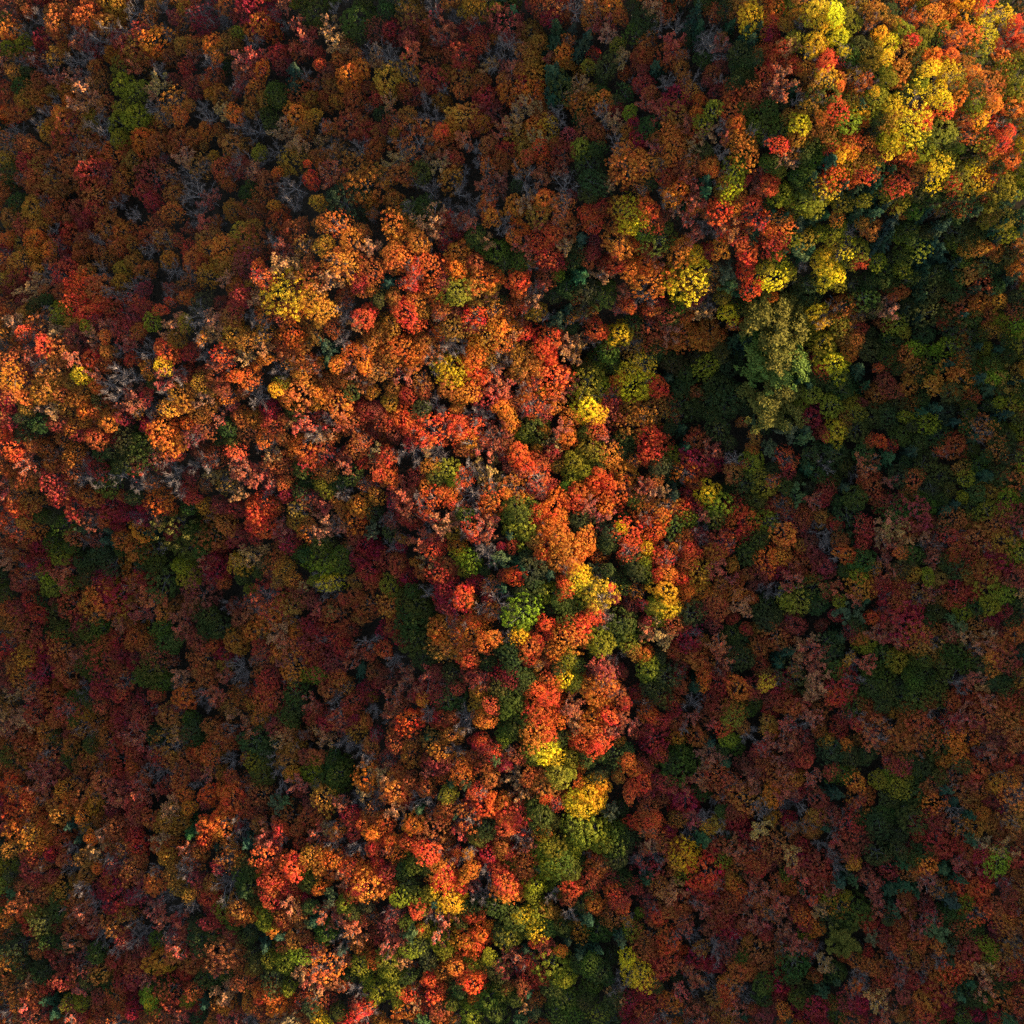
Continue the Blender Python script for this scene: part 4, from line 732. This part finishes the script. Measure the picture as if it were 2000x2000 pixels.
for key, members in same.items():
    for i in members:
        t = records[i]
        pairs = [(a, b) for x, a in enumerate(t['near']) for b in t['near'][x + 1:] if a[0] != b[0]]
        others = [set(records[j]['near']) for j in members if j != i]
        pick = next((p for p in pairs if not any(p[0] in o and p[1] in o for o in others)), None)
        noun = "conifer" if t['code'] == 'C' else ("pine" if t['code'] in 'PQ' else "tree")
        lab = f"{t['size']} {t['light']} {t['word']} {noun}"
        triple = None
        if pick is None:
            nr = t['near']
            triple = next((p for p in ((a, b, c) for x, a in enumerate(nr) for y, b in enumerate(nr[x + 1:], x + 1) for c in nr[y + 1:])
                           if not any(set(p) <= o for o in others)), None)
        if len(members) == 1:
            lab += f", the only such one in the {t['zone']}"
        elif pick:
            lab += f", {pick[0][1]} crown {pick[0][0]} it, {pick[1][1]} {pick[1][0]}, {t['zone']}"
        elif triple:
            lab += ", " + ", ".join(f"{w} {s}" for s, w in triple) + f", {t['zone']}"
        else:
            n = sorted(members, key=lambda q: records[q]['px']).index(i)
            word = ("first second third fourth fifth sixth seventh eighth ninth tenth eleventh twelfth thirteenth fourteenth fifteenth sixteenth seventeenth eighteenth nineteenth twentieth twenty-first twenty-second twenty-third twenty-fourth twenty-fifth twenty-sixth twenty-seventh twenty-eighth".split() + ["last"] * 99)[n]
            lab += f", {word} such from the left, {t['zone']}"
        if len(lab.split()) > 16:
            lab = lab.replace(' crown', '')
        t['label'] = lab.replace("left it", "left").replace("right it", "right")
taken = {}
for i, t in enumerate(records):
    n = taken.get(t['label'], 0)
    taken[t['label']] = n + 1


# ------------------------------------------------------------------ build every tree: an Empty with its trunk, branches and crown
GROUPS = {'bare': "leafless grey trees", 'thin': "half-bare trees", 'spruce': "dark conifers", 'pine': "pines", 'great': "great pines"}


def part(name, me, parent, loc, scale, rot, col=None):
    o = bpy.data.objects.new(name, me)
    o.parent = parent
    o.location = loc
    o.scale = scale
    o.rotation_euler = rot
    if col is not None:
        o.color = (*col, 1)
    C.objects.link(o)
    return o


for t in records:
    root = bpy.data.objects.new(t['name'], None)
    root.empty_display_size = .5
    root.location = (t['x'], t['y'], t['g'])
    root["label"] = t['label']
    root["category"] = "tree"
    root["group"] = GROUPS.get(t['type'], t['word'] + " trees of the autumn wood")
    C.objects.link(root)
    R, Ht = t['R'], t['H']
    ang = float(rng.uniform(0, 6.283))
    s1, s2 = float(rng.uniform(.82, 1.26)), float(rng.uniform(.86, 1.12))
    tilt = (float(rng.normal() * .13), float(rng.normal() * .13), ang)
    j = np.exp(rng.normal(size=3) * np.array([.10, .13, .10]) + rng.normal() * .10)
    col = tuple(float(min(.8, c * q)) for c, q in zip(t['col'], j))
    ty = t['type']
    if ty in ('leaf', 'green'):
        me = CROWNS[ty][rng.integers(0, len(CROWNS[ty]))]
        part("trunk", TRUNKS[rng.integers(0, 3)], root, (0, 0, 0), (R, R, Ht - R * .3), (0, 0, ang))
        part("crown", me, root, (0, 0, Ht - R * .72), (R * s1, R * s2, R * float(rng.uniform(.75, 1.25))), tilt, col)
        if me.name.startswith("thin"):
            part("branches", THINS[rng.integers(0, 4)][0], root, (0, 0, Ht - R * .66), (R * s1, R * s2, R), tilt)
    elif ty in ('bare', 'thin'):
        if ty == 'bare':
            br, lv = BARES[rng.integers(0, 4)], None
        else:
            br, lv = THINS[rng.integers(0, 4)]
        zc = Ht - R * .55
        part("trunk", TRUNKS[rng.integers(0, 3)], root, (0, 0, 0), (R * .55, R * .55, max(3.0, zc - R * .6)), (0, 0, ang))
        part("branches", br, root, (0, 0, zc), (R * s1, R * s2, R), tilt)
        if lv is not None:
            part("crown", lv, root, (0, 0, zc), (R * s1, R * s2, R), tilt, col)
    else:
        me = CROWNS[ty][rng.integers(0, len(CROWNS[ty]))]
        zs = {'spruce': 1.35, 'pine': 1.1, 'great': .8}[ty]
        rr = R * {'spruce': 1.28, 'pine': 1.08, 'great': 1.42}[ty]
        part("trunk", TRUNKS[rng.integers(0, 3)], root, (0, 0, 0), (R * .5, R * .5, Ht - R * .2), (0, 0, ang))
        part("crown", me, root, (0, 0, Ht - R * .55 * zs), (rr * s1, rr * s2, rr * zs), tilt, col)

print("TREES", len(records), SURVEYED, {k: v for k, v in sorted(TOTALS.items(), key=lambda q: -q[1])}, "same labels", sum(v for v in taken.values() if v > 1))
print("CANOPY", float(canopy.min()), float(canopy.max()))
